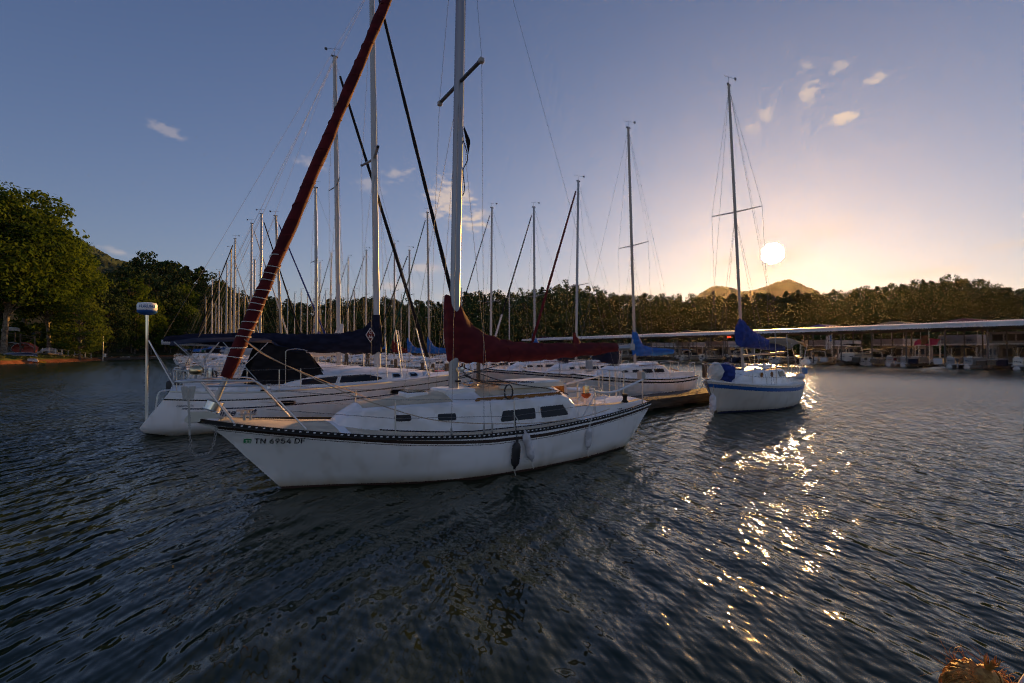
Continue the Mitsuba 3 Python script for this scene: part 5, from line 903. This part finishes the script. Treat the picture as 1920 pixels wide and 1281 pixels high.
def pontoon(label, u, n, flip, canopy, panel='panel_grey', stripe='canvas_navy', motor='engine_dark', L=7.0, W=2.6):
    o = cov(w_of(u, n), n); b = Thing('pontoon_boat', label, 'pontoon boat', (o[0], o[1], 0), CN)       # bow away from the lake; local x forward
    for y in (-.85, .85): b.part('pontoon', tube(curve([(0, y, .18), (.4, y, .18), (L-1.2, y, .18), (L-.2, y, .42)], 14), np.concatenate([[.1], np.full(11, .32), [.22, .05]]), 12), 'galvanised', True)
    b.part('deck', box(0.1, L, -W/2, W/2, .50, .60), 'boat_grey')
    for nm, a in (('side_panel', (.5, L-.3, W/2-.07, W/2-.02, .66, 1.35)), ('side_panel', (.5, L-.3, -W/2+.02, -W/2+.07, .66, 1.35)), ('stern_panel', (.45, .50, .42, W/2-.02, .64, 1.38)), ('stern_panel', (.45, .50, -W/2+.02, -.42, .64, 1.38)), ('bow_panel', (L-.35, L-.30, -W/2, W/2, .66, 1.3))):
        k = b.part(nm, rbox(*a, .02), panel, 30)
        if nm == 'stern_panel':
            y0, y1 = a[2]+.12, a[3]-.1; b.part('graphic', (np.array([(.44, y0, .93), (.44, y1, .99), (.44, y1, 1.07), (.44, y0, 1.0)]), np.array([[0, 1, 2], [0, 2, 3]])), stripe, parent=k)
    b.part('rail', join(*[tube([(.46, y, 1.42), (L-.32, y, 1.42)], .022, 6) for y in (-W/2+.05, W/2-.05)], *[tube([(.46, s*.42, 1.42), (.46, s*(W/2-.04), 1.42)], .022, 6) for s in (-1, 1)]), 'steel', True)
    for y0 in (-W/2+.08, W/2-.58): b.part('bench', rbox(.7, 2.6, y0, y0+.5, .6, 1.06, .06), 'deck_cream', 30); b.part('backrest', rbox(.55, .72, y0, y0+.5, 1.0, 1.62, .06), 'deck_cream', 30)
    b.part('console', rbox(3.4, 4.1, -1.1, -.4, .6, 1.5, .08), 'plain_white', 30)
    c = b.part('canopy', loft([[(x, y, z-.10*abs(y)**2) for y in np.linspace(-W/2, W/2, 9)] for x, z in ((.3, 2.72), (.9, 2.86), (2.4, 2.9), (3.6, 2.80))], closed=False), canopy, True)
    for s in (-1, 1): b.part('frame', join(*[tube([(1.9, s*(W/2-.06), 1.4), (x, s*(W/2-.05), 2.72)], .018, 6) for x in (.4, 1.9, 3.5)]), 'steel', True, c)
    outboard(b, .1, 0, .62, motor); return b
def runabout(label, u, n, hullc='hull_weathered', top='canvas_navy', L=7.4, W=2.5, z0=0.): 
    o = cov(w_of(u, n), n); b = Thing('motor_boat', label, 'motor boat', (o[0], o[1], z0), CN)
    st = [(0, W/2*.92, .95), (.2*L, W/2, .98), (.55*L, W/2*.98, 1.08), (.8*L, W/2*.62, 1.22), (.95*L, W/2*.2, 1.32), (L, .02, 1.36)]
    rings = [[(x, y, z), (x, y*.96, z*.6), (x, y*.72, .12), (x+0, 0, -.15+.2*(x/L)**3), (x, -y*.72, .12), (x, -y*.96, z*.6), (x, -y, z)] for x, y, z in st]
    k = b.part('hull', loft(rings, closed=False), hullc, 40); b.part('transom', loft([[(0, y, z) for y, z in ((W/2*.92, .95), (W/2*.66, .12), (0, -.15))], [(0, -y, z) for y, z in ((W/2*.92, .95), (W/2*.66, .12), (0, -.15))]], closed=False), hullc)
    b.part('deck', loft([[(x, y*.98, z+.01), (x, 0, z+.1), (x, -y*.98, z+.01)] for x, y, z in st[1:]], closed=False), 'gelcoat_white', True)
    b.part('stripe', join(*[loft([[(x, s*(y+.01), z-.1), (x, s*(y+.005), z-.22)] for x, y, z in st], closed=False) for s in (1, -1)]), 'stripe_navy', parent=k)
    b.part('cockpit', rbox(.5, .45*L, -W/2*.7, W/2*.7, .95, 1.10, .05), 'deck_cream', 30); b.part('sun_pad', rbox(.05, 1.3, -W/2*.8, W/2*.8, .9, 1.25, .1), 'deck_cream', 30)
    w = b.part('windscreen', loft([[(.62*L, y, 1.15), (.52*L, y*.95, 1.72)] for y in np.linspace(-W/2*.8, W/2*.8, 7)], closed=False), 'window_dark')
    for s in (1, -1): b.part('vent', rbox(-.02, .0, min(s*.3, s*.9), max(s*.3, s*.9), .58, .66, .005), 'black_trim')
    b.part('arch', tube(curve([(.30*L, W/2*.9, 1.0), (.27*L, W/2*.85, 2.0), (.27*L, 0, 2.15), (.27*L, -W/2*.85, 2.0), (.30*L, -W/2*.9, 1.0)], 22), .06, 8), 'plain_white', True)
    b.part('sun_top', loft([[(x, y, z-.12*abs(y)**2) for y in np.linspace(-W/2*.85, W/2*.85, 9)] for x, z in ((.3, 2.35), (1.2, 2.55), (.42*L, 2.5), (.52*L, 2.25))], closed=False), top, True)
    outboard(b, -.05, 0, .6, 'engine_dark') if z0 == 0 else None; return b
def houseboat(label, u, n, L=12., W=4.4, levels=1, canopy=None, top='plain_white', text=None, lit=False, band=None, rail_h=.9):
    o = cov(w_of(u, n), n); b = Thing('houseboat', label, 'houseboat', (o[0], o[1], 0), CN)
    for y in (-1.4, 1.4): b.part('pontoon', tube(curve([(-1.2, y, .2), (0, y, .15), (L-1, y, .15), (L+.6, y, .5)], 10), .5, 10), 'galvanised', True)
    b.part('deck', box(-1.4, L+.8, -W/2, W/2, .55, .72), 'boat_grey'); wl = b.part('cabin_wall', rbox(1.2, L-1.5, -W/2+.35, W/2-.35, .72, 3.05, .05), 'cabin_tan', 30)
    for s in (1, -1):
        for x in np.arange(2.2, L-3, 1.9): k = b.part('window', rbox(x, x+1.2, min(s*(W/2-.36), s*(W/2-.33)), max(s*(W/2-.36), s*(W/2-.33)), 1.6, 2.5, .01), 'window_dark')
    for y in (-1.25, .35): b.part('window', rbox(1.165, 1.2, y, y+.9, 1.5, 2.55, .01), 'window_dark', 30)
    b.part('door', rbox(1.155, 1.2, -.3, .3, .8, 2.7, .01), 'window_dark' if not lit else 'canvas_tan', 30)
    b.part('upper_deck', rbox(-1.0, L-.3, -W/2, W/2, 3.05, 3.25, .04), top, 30)
    rb = b.part('upper_panel', join(rbox(-.95, -.9, -W/2, W/2, 3.25, 3.25+rail_h, .01), *[rbox(-.95, L-.4, s*W/2-.03, s*W/2+.03, 3.25, 3.25+rail_h, .01) for s in (1, -1)]), 'panel_grey', 30)
    if band: b.part('graphic', join(*[(np.array([(-.96, y0, 3.45+q), (-.96, y1, 3.45+q), (-.96, y1-.1, 3.55+q), (-.96, y0+.3, 3.55+q)]), np.array([[0, 2, 1], [0, 3, 2]])) for q in (0, .2, .4) for y0, y1 in ((-2.0, -.9), (.9, 2.0))]), band, parent=rb)
    if text:
        m = meshkit.text_mesh(text, .62, .01, True); v = np.array(m.vertices); x = v[:, 0]+.3*v[:, 1]; x = (x-x.max()/2)*min(1, 4.0/x.max()); b.part('boat_name', (np.stack([-.965-v[:, 2], -x, 3.38+v[:, 1]], 1), np.array(m.faces)), 'stripe_navy', parent=rb)
    for y in (-W/2+.1, W/2-.1):
        for x in (-.9, 3.5): b.part('post', box(x-.04, x+.04, y-.04, y+.04, .72, 3.05), 'plain_white')
    b.part('ladder', join(*[tube([(-.9, y, .72), (-.3, y, 3.2)], .03, 5) for y in (1.2, 1.6)], *[tube([(-.9+.24*k, 1.2, .72+k), (-.9+.24*k, 1.6, .72+k)], .025, 5) for k in np.linspace(.3, 2.3, 7)]), 'galvanised', True)
    if levels > 1:
        for y in (-1.7, -.55, .6): b.part('upper_window', rbox(-.975, -.945, y, y+1.0, 3.55, 4.4, .01), 'window_dark', 30, rb)
    if canopy:
        c = b.part('canopy', loft([[(x, y, z-.16*abs(y)) for y in np.linspace(-W/2-.2, W/2+.2, 7)] for x, z in ((-.6, 6.6), (1.0, 7.1), (L*.35, 7.15), (L*.5, 6.7))], closed=False), canopy)
        b.part('frame', join(*[tube([(x, y, 3.2), (x, y, 6.6)], .03, 5) for x in (-.4, L*.45) for y in (-W/2+.1, W/2-.1)]), 'steel', True, c)
    return b
pontoon('white pontoon boat with tan canopy and maroon stern cover, left of the pink awning', 1678, -.4, 1, 'canvas_tan', stripe='canvas_maroon', motor='canvas_maroon')
pontoon('white pontoon boat with dark outboard engine, right of the pink awning', 1795, -.4, 1, 'canvas_black', stripe='stripe_navy')
pontoon('pontoon boat with dark canopy at the right edge of the photo', 1925, -1.5, 1, 'canvas_black', panel='deck_cream')
runabout('white motor boat on a lift with two dark louvres on its stern', 1587, 1.2, top='canvas_black', z0=.75); runabout('dark hulled motor boat right of the boat on the lift', 1624, 3.0, hullc='boat_grey', top='canvas_white')
runabout('white motor boat with tan sun top behind the blue-striped sloop', 1520, 1.0, top='canvas_tan'); runabout('covered motor boat with dark tarpaulin left of the blue-striped mast', 1372, 1.0, hullc='stripe_navy', top='canvas_black')
runabout('white motor boat in the covered slips right of the blue sail cover', 1318, 1.2, top='canvas_navy'); runabout('white motor boat in the covered slips behind the blue sail cover', 1275, 1.2, top='canvas_blue')
runabout('white motor boat at the far end of the covered slips', 1110, 1.2, top='canvas_red'); runabout('second white motor boat at the far end of the covered slips', 1160, 1.2, top='canvas_white'); runabout('white motor boat with blue top at the farthest covered slips', 1060, 1.2, top='canvas_blue')
runabout('motor boat with black top in the covered slip left of the boat on the lift', 1452, 1.0, top='canvas_black')
houseboat('white two-level houseboat under the roof, left of the pink awning', 1668, 15, canopy='canvas_tan', top='plain_white')
houseboat('white houseboat with striped graphics on its upper panel behind the second pontoon boat', 1800, 15, canopy='roof_red', band='stripe_navy', lit=True, rail_h=1.3)
houseboat('tall white houseboat at the right end of the covered dock', 1898, 9, L=11, levels=2, rail_h=1.5, lit=True)
houseboat('white houseboat with arched blue canopy above the roof line', 1530, 15, canopy='canvas_royal')
houseboat('white houseboat with dark script on its upper panel, left of the blue-striped mast', 1345, 14, text='Lake Days', rail_h=1.0) if False else houseboat('white houseboat left of the blue-striped mast, under the roof', 1345, 14, rail_h=1.0)
houseboat('white houseboat with blue curtains behind the blue sail cover', 1285, 14, canopy='canvas_black'); houseboat('white houseboat behind the bright blue boom cover', 1215, 14, band='canvas_blue')
houseboat('white houseboat seen over the end of the maroon boom', 1150, 14); houseboat('white houseboat above the middle of the maroon boom', 1062, 14); houseboat('farthest white houseboat at the end of the covered dock', 1010, 14, canopy='canvas_red')
o = cov(w_of(1735, 2), 2); AW = Thing('awning', 'bright pink awning hung under the roof between the two pontoon boats', 'awning', (o[0], o[1], 0), CN)
AW.part('cloth', loft([[(x, y, z+.08*math.sin(3*y+x)) for y in np.linspace(-1.3, 1.3, 9)] for x, z in ((0, 3.0), (.3, 3.5), (1.2, 3.9))], closed=False), 'pink_cloth', True); AW.part('pole', join(*[tube([(1.2, y, .5), (1.2, y, 3.9)], .04, 6) for y in (-1.2, 1.2)]), 'steel', True)
for k, (u, n, lab, mt) in enumerate(((1560, .5, 'tall flag hanging by the boat on the lift', 'canvas_white'), (1742, .4, 'limp red flag beside the pink awning', 'canvas_red'))):
    o = cov(w_of(u, n), n); fg = Thing('flag', lab, 'flag', (o[0], o[1], 0), CD); fg.part('pole', tube([(0, 0, .4), (0, 0, 4.9)], .03, 6), 'steel', True)
    fl = lambda z0, z1: loft([[(.04+.8*q, .10*math.sin(4*q+z), z-.25*q) for q in np.linspace(0, 1, 8)] for z in np.linspace(z0, z1, 6)], closed=False)
    if k == 0:
        c = fg.part('cloth', fl(2.6, 4.7), mt, True); fg.part('field', mv(loft([[(.04+.42*q, .10*math.sin(4*q*.5+z)+.006, z-.25*q*.5) for q in np.linspace(0, 1, 5)] for z in np.linspace(3.7, 4.7, 4)], closed=False), 0, .0, 0), 'stripe_blue', True, c)
        for q in np.arange(.1, .95, .22): fg.part('stripe', mv(loft([[(.04+.8*(q+e), .10*math.sin(4*(q+e)+z)+.008, z-.25*(q+e)) for e in (0, .1)] for z in np.linspace(2.6, 3.7 if q < .5 else 4.7, 5)], closed=False), 0, 0, 0), 'canvas_red', True, c)
    else: fg.part('cloth', fl(3.2, 4.4), mt, True)
PED = [1500, 1545, 1605, 1640, 1712, 1760, 1840, 1862, 1878]
for k, u in enumerate(PED):
    o = cov(w_of(u, .1), .1); q = Thing('dock_locker', f'{("leftmost", "second", "third", "fourth", "fifth", "sixth", "seventh", "eighth", "rightmost")[k]} small dock locker at the covered slips, counted from the left', 'dock box', (o[0], o[1], 0), CN, 'dock lockers of the covered slips')
    q.part('chest', rbox(-.3, .3, -.45, .45, .5, 1.05+.1*(k % 3), .04), ('canvas_navy', 'boat_grey', 'dock_wood', 'pile_wood')[k % 4], 30); q.part('lid', rbox(-.33, .33, -.48, .48, 1.05+.1*(k % 3), 1.13+.1*(k % 3), .03), 'panel_grey', 30)
solo('red_sign_light', 'small red neon sign hanging under the covered dock roof', 'sign', None, None) if False else None
o = cov(w_of(1367, .6), .6); NS = Thing('neon_sign', 'small red lit sign under the roof beside the blue sail cover', 'sign', (o[0], o[1], 0), CD); NS.part('board', rbox(-.6, .6, -.05, .0, 4.55, 5.0, .02), 'black_trim', 30)
tb = join(*[tube([(-.45+.3*k, .03, 4.63), (-.35+.3*k, .03, 4.92), (-.25+.3*k, .03, 4.63)], .02, 5) for k in range(3)]); k_ = num(NS.key+'__tube'); scene[k_] = mikit.ply(NS.w(tb), 'red_plastic', smooth=True, emitter={'type': 'area', 'radiance': rgb(2.2, .12, .04)})
# ---------------------------------------------------------------- the grassy bank on the left: boats ashore, rack, gangway, posts
def gz(x, y): return float(land_h(np.array([float(x)]), np.array([float(y)]))[0])
def bank(u, Y): x = azof(u)*Y; return np.array([x, Y, gz(x, Y)])
def dinghy(name, label, cat, u, Y, L, W, mt, ang, flip=True, lift=.0, rim='plain_white', tilt=0):
    p = bank(u, Y); t = Thing(name, label, cat, p+[0, 0, lift], (math.cos(math.radians(ang)), math.sin(math.radians(ang))), heel=tilt); xx = np.linspace(-L/2, L/2, 16); rings = []
    for x in xx:
        f = max(.04, math.sin(math.pi*min(max(x/L+.5, .0), 1))**.55); w = W/2*f; d = .42*W*(.75+.25*f); rk = .12*W*abs(2*x/L)**3
        prof = [(-w, 0), (-w*.95, d*.45), (-w*.6, d*.9), (0, d), (w*.6, d*.9), (w*.95, d*.45), (w, 0)]; rings.append([(x, y, (z if flip else d-z)-(rk if flip else -rk)) for y, z in prof])
    t.part('hull', loft(rings, closed=False), mt, True); t.part('gunwale', join(*[tube([r_[i] for r_ in rings], .03, 5) for i in (0, 6)]), rim, True)
    t.part('keel' if flip else 'thwart', tube([(x, 0, r_[3][2]+.01) for x, r_ in zip(xx, rings)], .025, 5) if flip else box(-.12, .12, -W/2*.9, W/2*.9, .28*W, .31*W), rim, True); return t
mat('hull_red_pale', pr(speckle((.62, .12, .09), (.45, .09, .07), 3), .5)); mat('hull_slate', pr((.16, .18, .17), .5)); mat('hull_offwhite', pr(speckle((.70, .66, .58), (.52, .48, .42), 3), .5))
rk = bank(36, 90); RK = Thing('boat_rack', 'grey timber rack holding the red and the dark boat', 'rack', rk, (1, -.1))
RK.part('post', box(-3.6, -3.45, -.1, .05, -.4, 4.6), 'dock_wood_pale'); RK.part('post', box(.2, .34, -.1, .05, -.4, 4.0), 'dock_wood_pale'); RK.part('post', box(3.2, 3.34, -.1, .05, -.6, 3.5), 'dock_wood_pale'); RK.part('post', box(-2.6, -2.45, 1.2, 1.35, -.4, 4.3), 'dock_wood_pale')
RK.part('crossbar', tube([(-3.6, -.02, 4.2), (3.3, -.02, 3.35)], .07, 6), 'dock_wood_pale', True); RK.part('crossbar', tube([(-3.6, -.02, 3.7), (3.3, -.02, 3.0)], .06, 6), 'dock_wood_pale', True)
RK.part('brace', tube([(.3, -.03, 1.2), (3.2, -.03, 3.3)], .06, 6), 'dock_wood_pale', True); RK.part('brace', tube([(-4.6, -.9, -.6), (-3.3, -.03, 3.6)], .08, 6), 'dock_wood_pale', True)
dinghy('boat_ashore', 'faded red boat leaning on its side in the timber rack', 'boat', 46, 91, 4.2, 2.7, 'hull_red_pale', 5, True, 1.0, tilt=-62); dinghy('boat_ashore', 'dark slate boat leaning left of the red one in the rack', 'boat', 24, 91.5, 3.6, 2.2, 'hull_slate', 8, True, 1.1, tilt=-60)
dinghy('boat_ashore', 'pale upturned boat on top of the rack at the far left', 'boat', 20, 94, 3.4, 1.5, 'hull_offwhite', 3, True, 4.3); dinghy('boat_ashore', 'long dark catamaran hull on the grass in front of the rack', 'boat', 38, 84.5, 7.2, 1.2, 'stripe_navy', -8, True, .25)
dinghy('boat_ashore', 'white upturned dinghy with red patch at the end of the dark hull', 'boat', 60, 84.5, 2.5, 1.3, 'hull_offwhite', -10, True, .1, 'red_plastic'); dinghy('kayak', 'yellow kayak on the grass right of the white dinghy', 'kayak', 73, 86, 3.6, .8, 'yellow_plastic', -12, True, .1, 'yellow_plastic')
dinghy('boat_ashore', 'small white upturned boat on the grass right of the rack', 'boat', 67, 95, 2.9, 1.3, 'hull_offwhite', -15, True, .0); dinghy('boat_ashore', 'white rowing boat on a low stand by the straight tree trunk', 'boat', 92, 96, 3.6, 1.5, 'hull_offwhite', -4, True, .7); dinghy('boat_ashore', 'second white rowing boat under the one by the straight tree trunk', 'boat', 96, 94.5, 3.6, 1.3, 'hull_offwhite', -4, True, .05)
dinghy('boat_ashore', 'cream boat right of the white rowing boats', 'boat', 106, 96.5, 3.0, 1.2, 'deck_cream', -10, True, .15); dinghy('kayak', 'pale blue kayak at the foot of the leaning post', 'kayak', 129, 101, 3.0, .8, 'blue_plastic', -5, True, .15, 'blue_plastic'); dinghy('kayak', 'cream kayak near the water right of the leaning post', 'kayak', 143, 101, 3.2, .7, 'hull_offwhite', -8, True, .1)
# gangway with handrail posts down to the float dock
ga, gb = np.array([azof(84)*90, 90, 1.75]), np.array([azof(168)*101, 101., .55]); GL = float(np.linalg.norm(gb-ga)); gd = (gb-ga)[:2]/np.linalg.norm((gb-ga)[:2])
GW = Thing('gangway', 'sloping gangway with white handrail posts down to the float dock', 'gangway', ga, gd); sl = (gb[2]-ga[2])/np.linalg.norm((gb-ga)[:2]); LL = float(np.linalg.norm((gb-ga)[:2]))
GW.part('ramp', loft([[(x, -.6, x*sl), (x, .6, x*sl), (x, .6, x*sl-.22), (x, -.6, x*sl-.22)] for x in (0, LL)]), 'dock_wood_pale')
for x in np.linspace(.2, LL-.4, 8):
    for y in (-.58, .58): GW.part('handrail_post', tube([(x, y, x*sl), (x, y, x*sl+1.0)], .045, 6), 'plain_white', True)
for y in (-.58, .58): GW.part('handrail', tube([(.2, y, .2*sl+.98), (LL-.4, y, (LL-.4)*sl+.98)], .03, 6), 'wire', True)
fr = np.array([azof(172)*100.5, 100.5, 0]); FR = Thing('gangway_gantry', 'goalpost-shaped steel gantry over the end of the gangway', 'gantry', fr, (1, .3))
FR.part('post', box(-2.0, -1.84, -.08, .08, -.6, 5.4), 'galvanised'); FR.part('post', box(1.9, 2.06, -.08, .08, -.6, 5.2), 'galvanised'); FR.part('crossbar', box(-1.84, 1.9, -.06, .06, 4.55, 4.75), 'galvanised'); FR.part('meter_box', rbox(-2.2, -1.7, -.3, -.08, 2.0, 3.2, .04), 'hull_offwhite', 30); FR.part('lamp', rbox(2.1, 2.5, -.15, .15, .8, 1.5, .05), 'plain_white', 30)
pp = bank(137, 99); PO = Thing('utility_post', 'weathered timber post leaning slightly by the round shrub', 'post', pp); PO.part('post', tube([(-.2, 0, -.5), (.45, 0, 6.8)], .19, 8), 'pile_wood', True); PO.part('blue_wrap', tube([(-.17, 0, .3), (.0, 0, 2.1)], .25, 8), 'canvas_grey', True)
FLD = dock('float_dock', 'low dark float dock along the head of the cove', np.array([azof(160)*103., 103.]), np.array([.30, .954]), 34, 1.6, z=.55); 
dk2 = dock('float_dock', 'far float dock with white float blocks across the cove', np.array([azof(215)*118., 118.]), np.array([.96, .28]), 46, 1.8, z=.62)
for k, (x, w) in enumerate(((-9, 1.8), (-4.6, 1.6), (-1.2, 1.9), (8, .9), (16, .9))):
    p = np.array([azof(215)*118.+x*.96+(3.5 if k < 3 else 0), 117.6+x*.28]); solo('float_block', ('leftmost white float block at the cove dock', 'second white float block at the cove dock', 'third white float block at the cove dock', 'small pale float on the cove dock left of the radar pole', 'small pale float on the cove dock behind the radar pole')[k], 'float', mv(rbox(0, w, -.5, .3, -.1, .62, .08), *p, 0), 'hull_offwhite', 30)
# driftwood and reeds at the water's edge
dr_ = np.random.default_rng(8); BR = Thing('brush_pile', 'heap of bare driftwood branches at the end of the bank', 'driftwood', bank(186, 117))
for k in range(7): a_ = dr_.uniform(-2.6, 2.6, 2); BR.part('branch', tube(curve([(a_[0], a_[1]*.4, .1), (a_[0]*.6+dr_.uniform(-.5, .5), 0, .5+dr_.uniform(0, .5)), (a_[0]+dr_.uniform(-2, 2), .3, .8+dr_.uniform(0, .8))], 8), np.linspace(.09, .02, 8), 5), 'bark_pale', True)
# grass tufts on the bank, one mass
gr_ = np.random.default_rng(4); n = 9000; gx_ = gr_.uniform(-100, -80, n); gy_ = gr_.uniform(66, 112, n); gh = land_h(gx_, gy_); ok = (gh > .75); c = np.stack([gx_, gy_, gh], 1)[ok]; n = len(c)
an = gr_.uniform(0, 6.28, n); u_ = np.stack([np.cos(an), np.sin(an), 0*an], 1); hg = gr_.uniform(.15, .45, n)[:, None]; wd = .10+.12*gr_.uniform(0, 1, (n, 1))
v = np.stack([c-u_*wd, c+u_*wd, c+np.array([0, 0, 1])*hg+u_*gr_.normal(0, .12, (n, 1))], 1).reshape(-1, 3)
mat('grass_blade', pr(speckle((.07, .09, .02), (.16, .15, .04), 1.2), .9, 0, .1)); scene['bank_grass'] = mikit.ply((v, np.arange(3*n).reshape(-1, 3)), 'grass_blade'); said('bank_grass', 'sunlit grass tufts on the clay bank at the left', 'grass', kind='stuff')

# ---------------------------------------------------------------- someone in the boat just below the camera, lower right corner
PE = Thing('person', 'person with sunlit golden hair in a loose bun, cut off by the lower right corner', 'person', (1.66, 1.74, 1.09), (.4, 1))
ico = trimesh.creation.icosphere(4); hv = np.array(ico.vertices)
def blob(c, r, amp=0., f=6., sd=1): v = hv*np.array(r); v = v*(1+amp*(meshkit.fbm(hv*f, 3, sd)[:, None]-.5))+c; return v, np.array(ico.faces)
face = hv*[.085, .075, .115]; nose = np.exp(-((hv[:, 1])**2/.02+(hv[:, 2]+.05)**2/.05))*(hv[:, 0] > 0)*.022; face[:, 0] += nose
face[:, 0] -= .008*(np.exp(-((np.abs(hv[:, 1])-.38)**2/.02+(hv[:, 2]-.12)**2/.015)))*(hv[:, 0] > 0)
body = [tube([(0, 0, -.12), (-.01, 0, .02)], [.062, .055], 14), loft([[(.11*s_*math.cos(a), .20*w_*math.sin(a), z) for a in np.linspace(0, 2*np.pi, 20, endpoint=False)] for z, w_, s_ in ((-.62, .72, .95), (-.4, .80, 1.0), (-.24, 1.0, .95), (-.17, .98, .8), (-.12, .55, .6), (-.10, .3, .5))])]
PE.part('body', join(mv((face, np.array(ico.faces)), 0, 0, .10), body[0]), 'skin', True); PE.part('shirt', body[1], 'shirt_cloth', True)
hr = np.random.default_rng(2); st = [blob((-.022, 0, .125), (.097, .091, .110), .05, 5, 2)]
for k in range(420):
    a, b_ = hr.uniform(-2.7, 2.7), hr.uniform(-.3, 1.5); d = np.array([-math.cos(a)*math.cos(b_), math.sin(a)*math.cos(b_), math.sin(b_)]); e = np.array([-.085, .0, .225]); p0 = np.array([-.022, 0, .125])+d*[.099, .093, .112]
    q1, q2 = p0*.67+e*.33, p0*.33+e*.67
    def out(q): c = q-np.array([-.022, 0, .125]); n_ = np.linalg.norm(c/[.099, .093, .112]); return np.array([-.022, 0, .125])+c/n_*(1.03+hr.uniform(0, .10))
    st.append(tube(curve([p0, out(q1), out(q2), e+hr.normal(0, .012, 3)], 9), [.0022]*8+[.0006], 4, False))
for k in range(60):
    a = hr.uniform(0, 6.28); d = np.array([math.cos(a), math.sin(a), .9]); d /= np.linalg.norm(d); p0 = np.array([-.022, 0, .125])+d*[.099, .093, .112]; st.append(tube(curve([p0, p0+d*.02+hr.normal(0, .012, 3), p0+d*.035+hr.normal(0, .03, 3)], 6), [.0009]*5+[.0003], 3, False))
PE.part('hair', join(*st), 'hair_gold', True)
bn = [blob((-.085, 0, .235), (.034, .036, .030), .15, 7, 4)]+[tube([np.array([-.085, 0, .235])+np.array([.036*math.cos(t)*math.cos(p_)-.0*p_, .037*math.sin(t), .033*math.cos(t)*math.sin(p_)]) for t in np.linspace(0, 5.6, 16)], .0026, 4, False) for p_ in np.linspace(0, 3.0, 26)]
bn += [tube(curve([(-.085, 0, .255), (-.10+.01*math.cos(a), .014*math.sin(a), .285), (-.115+.022*math.cos(a), .02*math.sin(a), .315+.012*math.sin(5*a))], 7), [.0016]*6+[.0005], 4, False) for a in np.linspace(0, 6, 26)]
PE.part('hair_bun', join(*bn), 'hair_gold', True)
PE.part('ear', join(*[blob((-.005, s_*.078, .10), (.016, .010, .030)) for s_ in (1, -1)]), 'skin', True)
PE.part('sleeve', join(*[tube(curve([(0, s_*.17, -.17), (.02, s_*.25, -.30), (.05, s_*.27, -.52)], 8), np.linspace(.062, .048, 8), 12) for s_ in (1, -1)]), 'shirt_cloth', True)

SB = Thing('seat_back', 'pale rounded boat seat back at the very lower right corner', 'boat seat', (2.0, 1.68, 1.16), (1, .25)); sbp = [(.34*math.cos(a), .26*math.sin(a)**.8 if a < 3.1416 else 0) for a in np.linspace(0, math.pi, 26)]
SB.part('cushion', loft([[(x*f, y_, z*f+.0) for x, z in sbp] for y_, f in ((-.05, .93), (-.035, .985), (0, 1.), (.035, .985), (.05, .93))]), 'deck_cream', 50); SB.part('piping', tube([(x, 0, z) for x, z in sbp], .008, 6, False), 'canvas_navy', True)
# ---------------------------------------------------------------- evening haze over the lake: one closed box of thin air
HAZE_S, HAZE_TOP = .000026, 230.0
scene['haze_air'] = {'type': 'homogeneous', 'albedo': rgb(.96, .95, .94), 'sigma_t': HAZE_S, 'phase': {'type': 'hg', 'g': .73}}
scene['haze'] = {'type': 'cube', 'to_world': T().translate([0, 1750, (HAZE_TOP-4.5)/2]).scale([3600, 3800, (HAZE_TOP+4.5)/2]), 'bsdf': {'type': 'null'}, 'interior': {'type': 'ref', 'id': 'haze_air'}}
scene['camera']['medium'] = {'type': 'ref', 'id': 'haze_air'}
said('haze', kind='stuff')
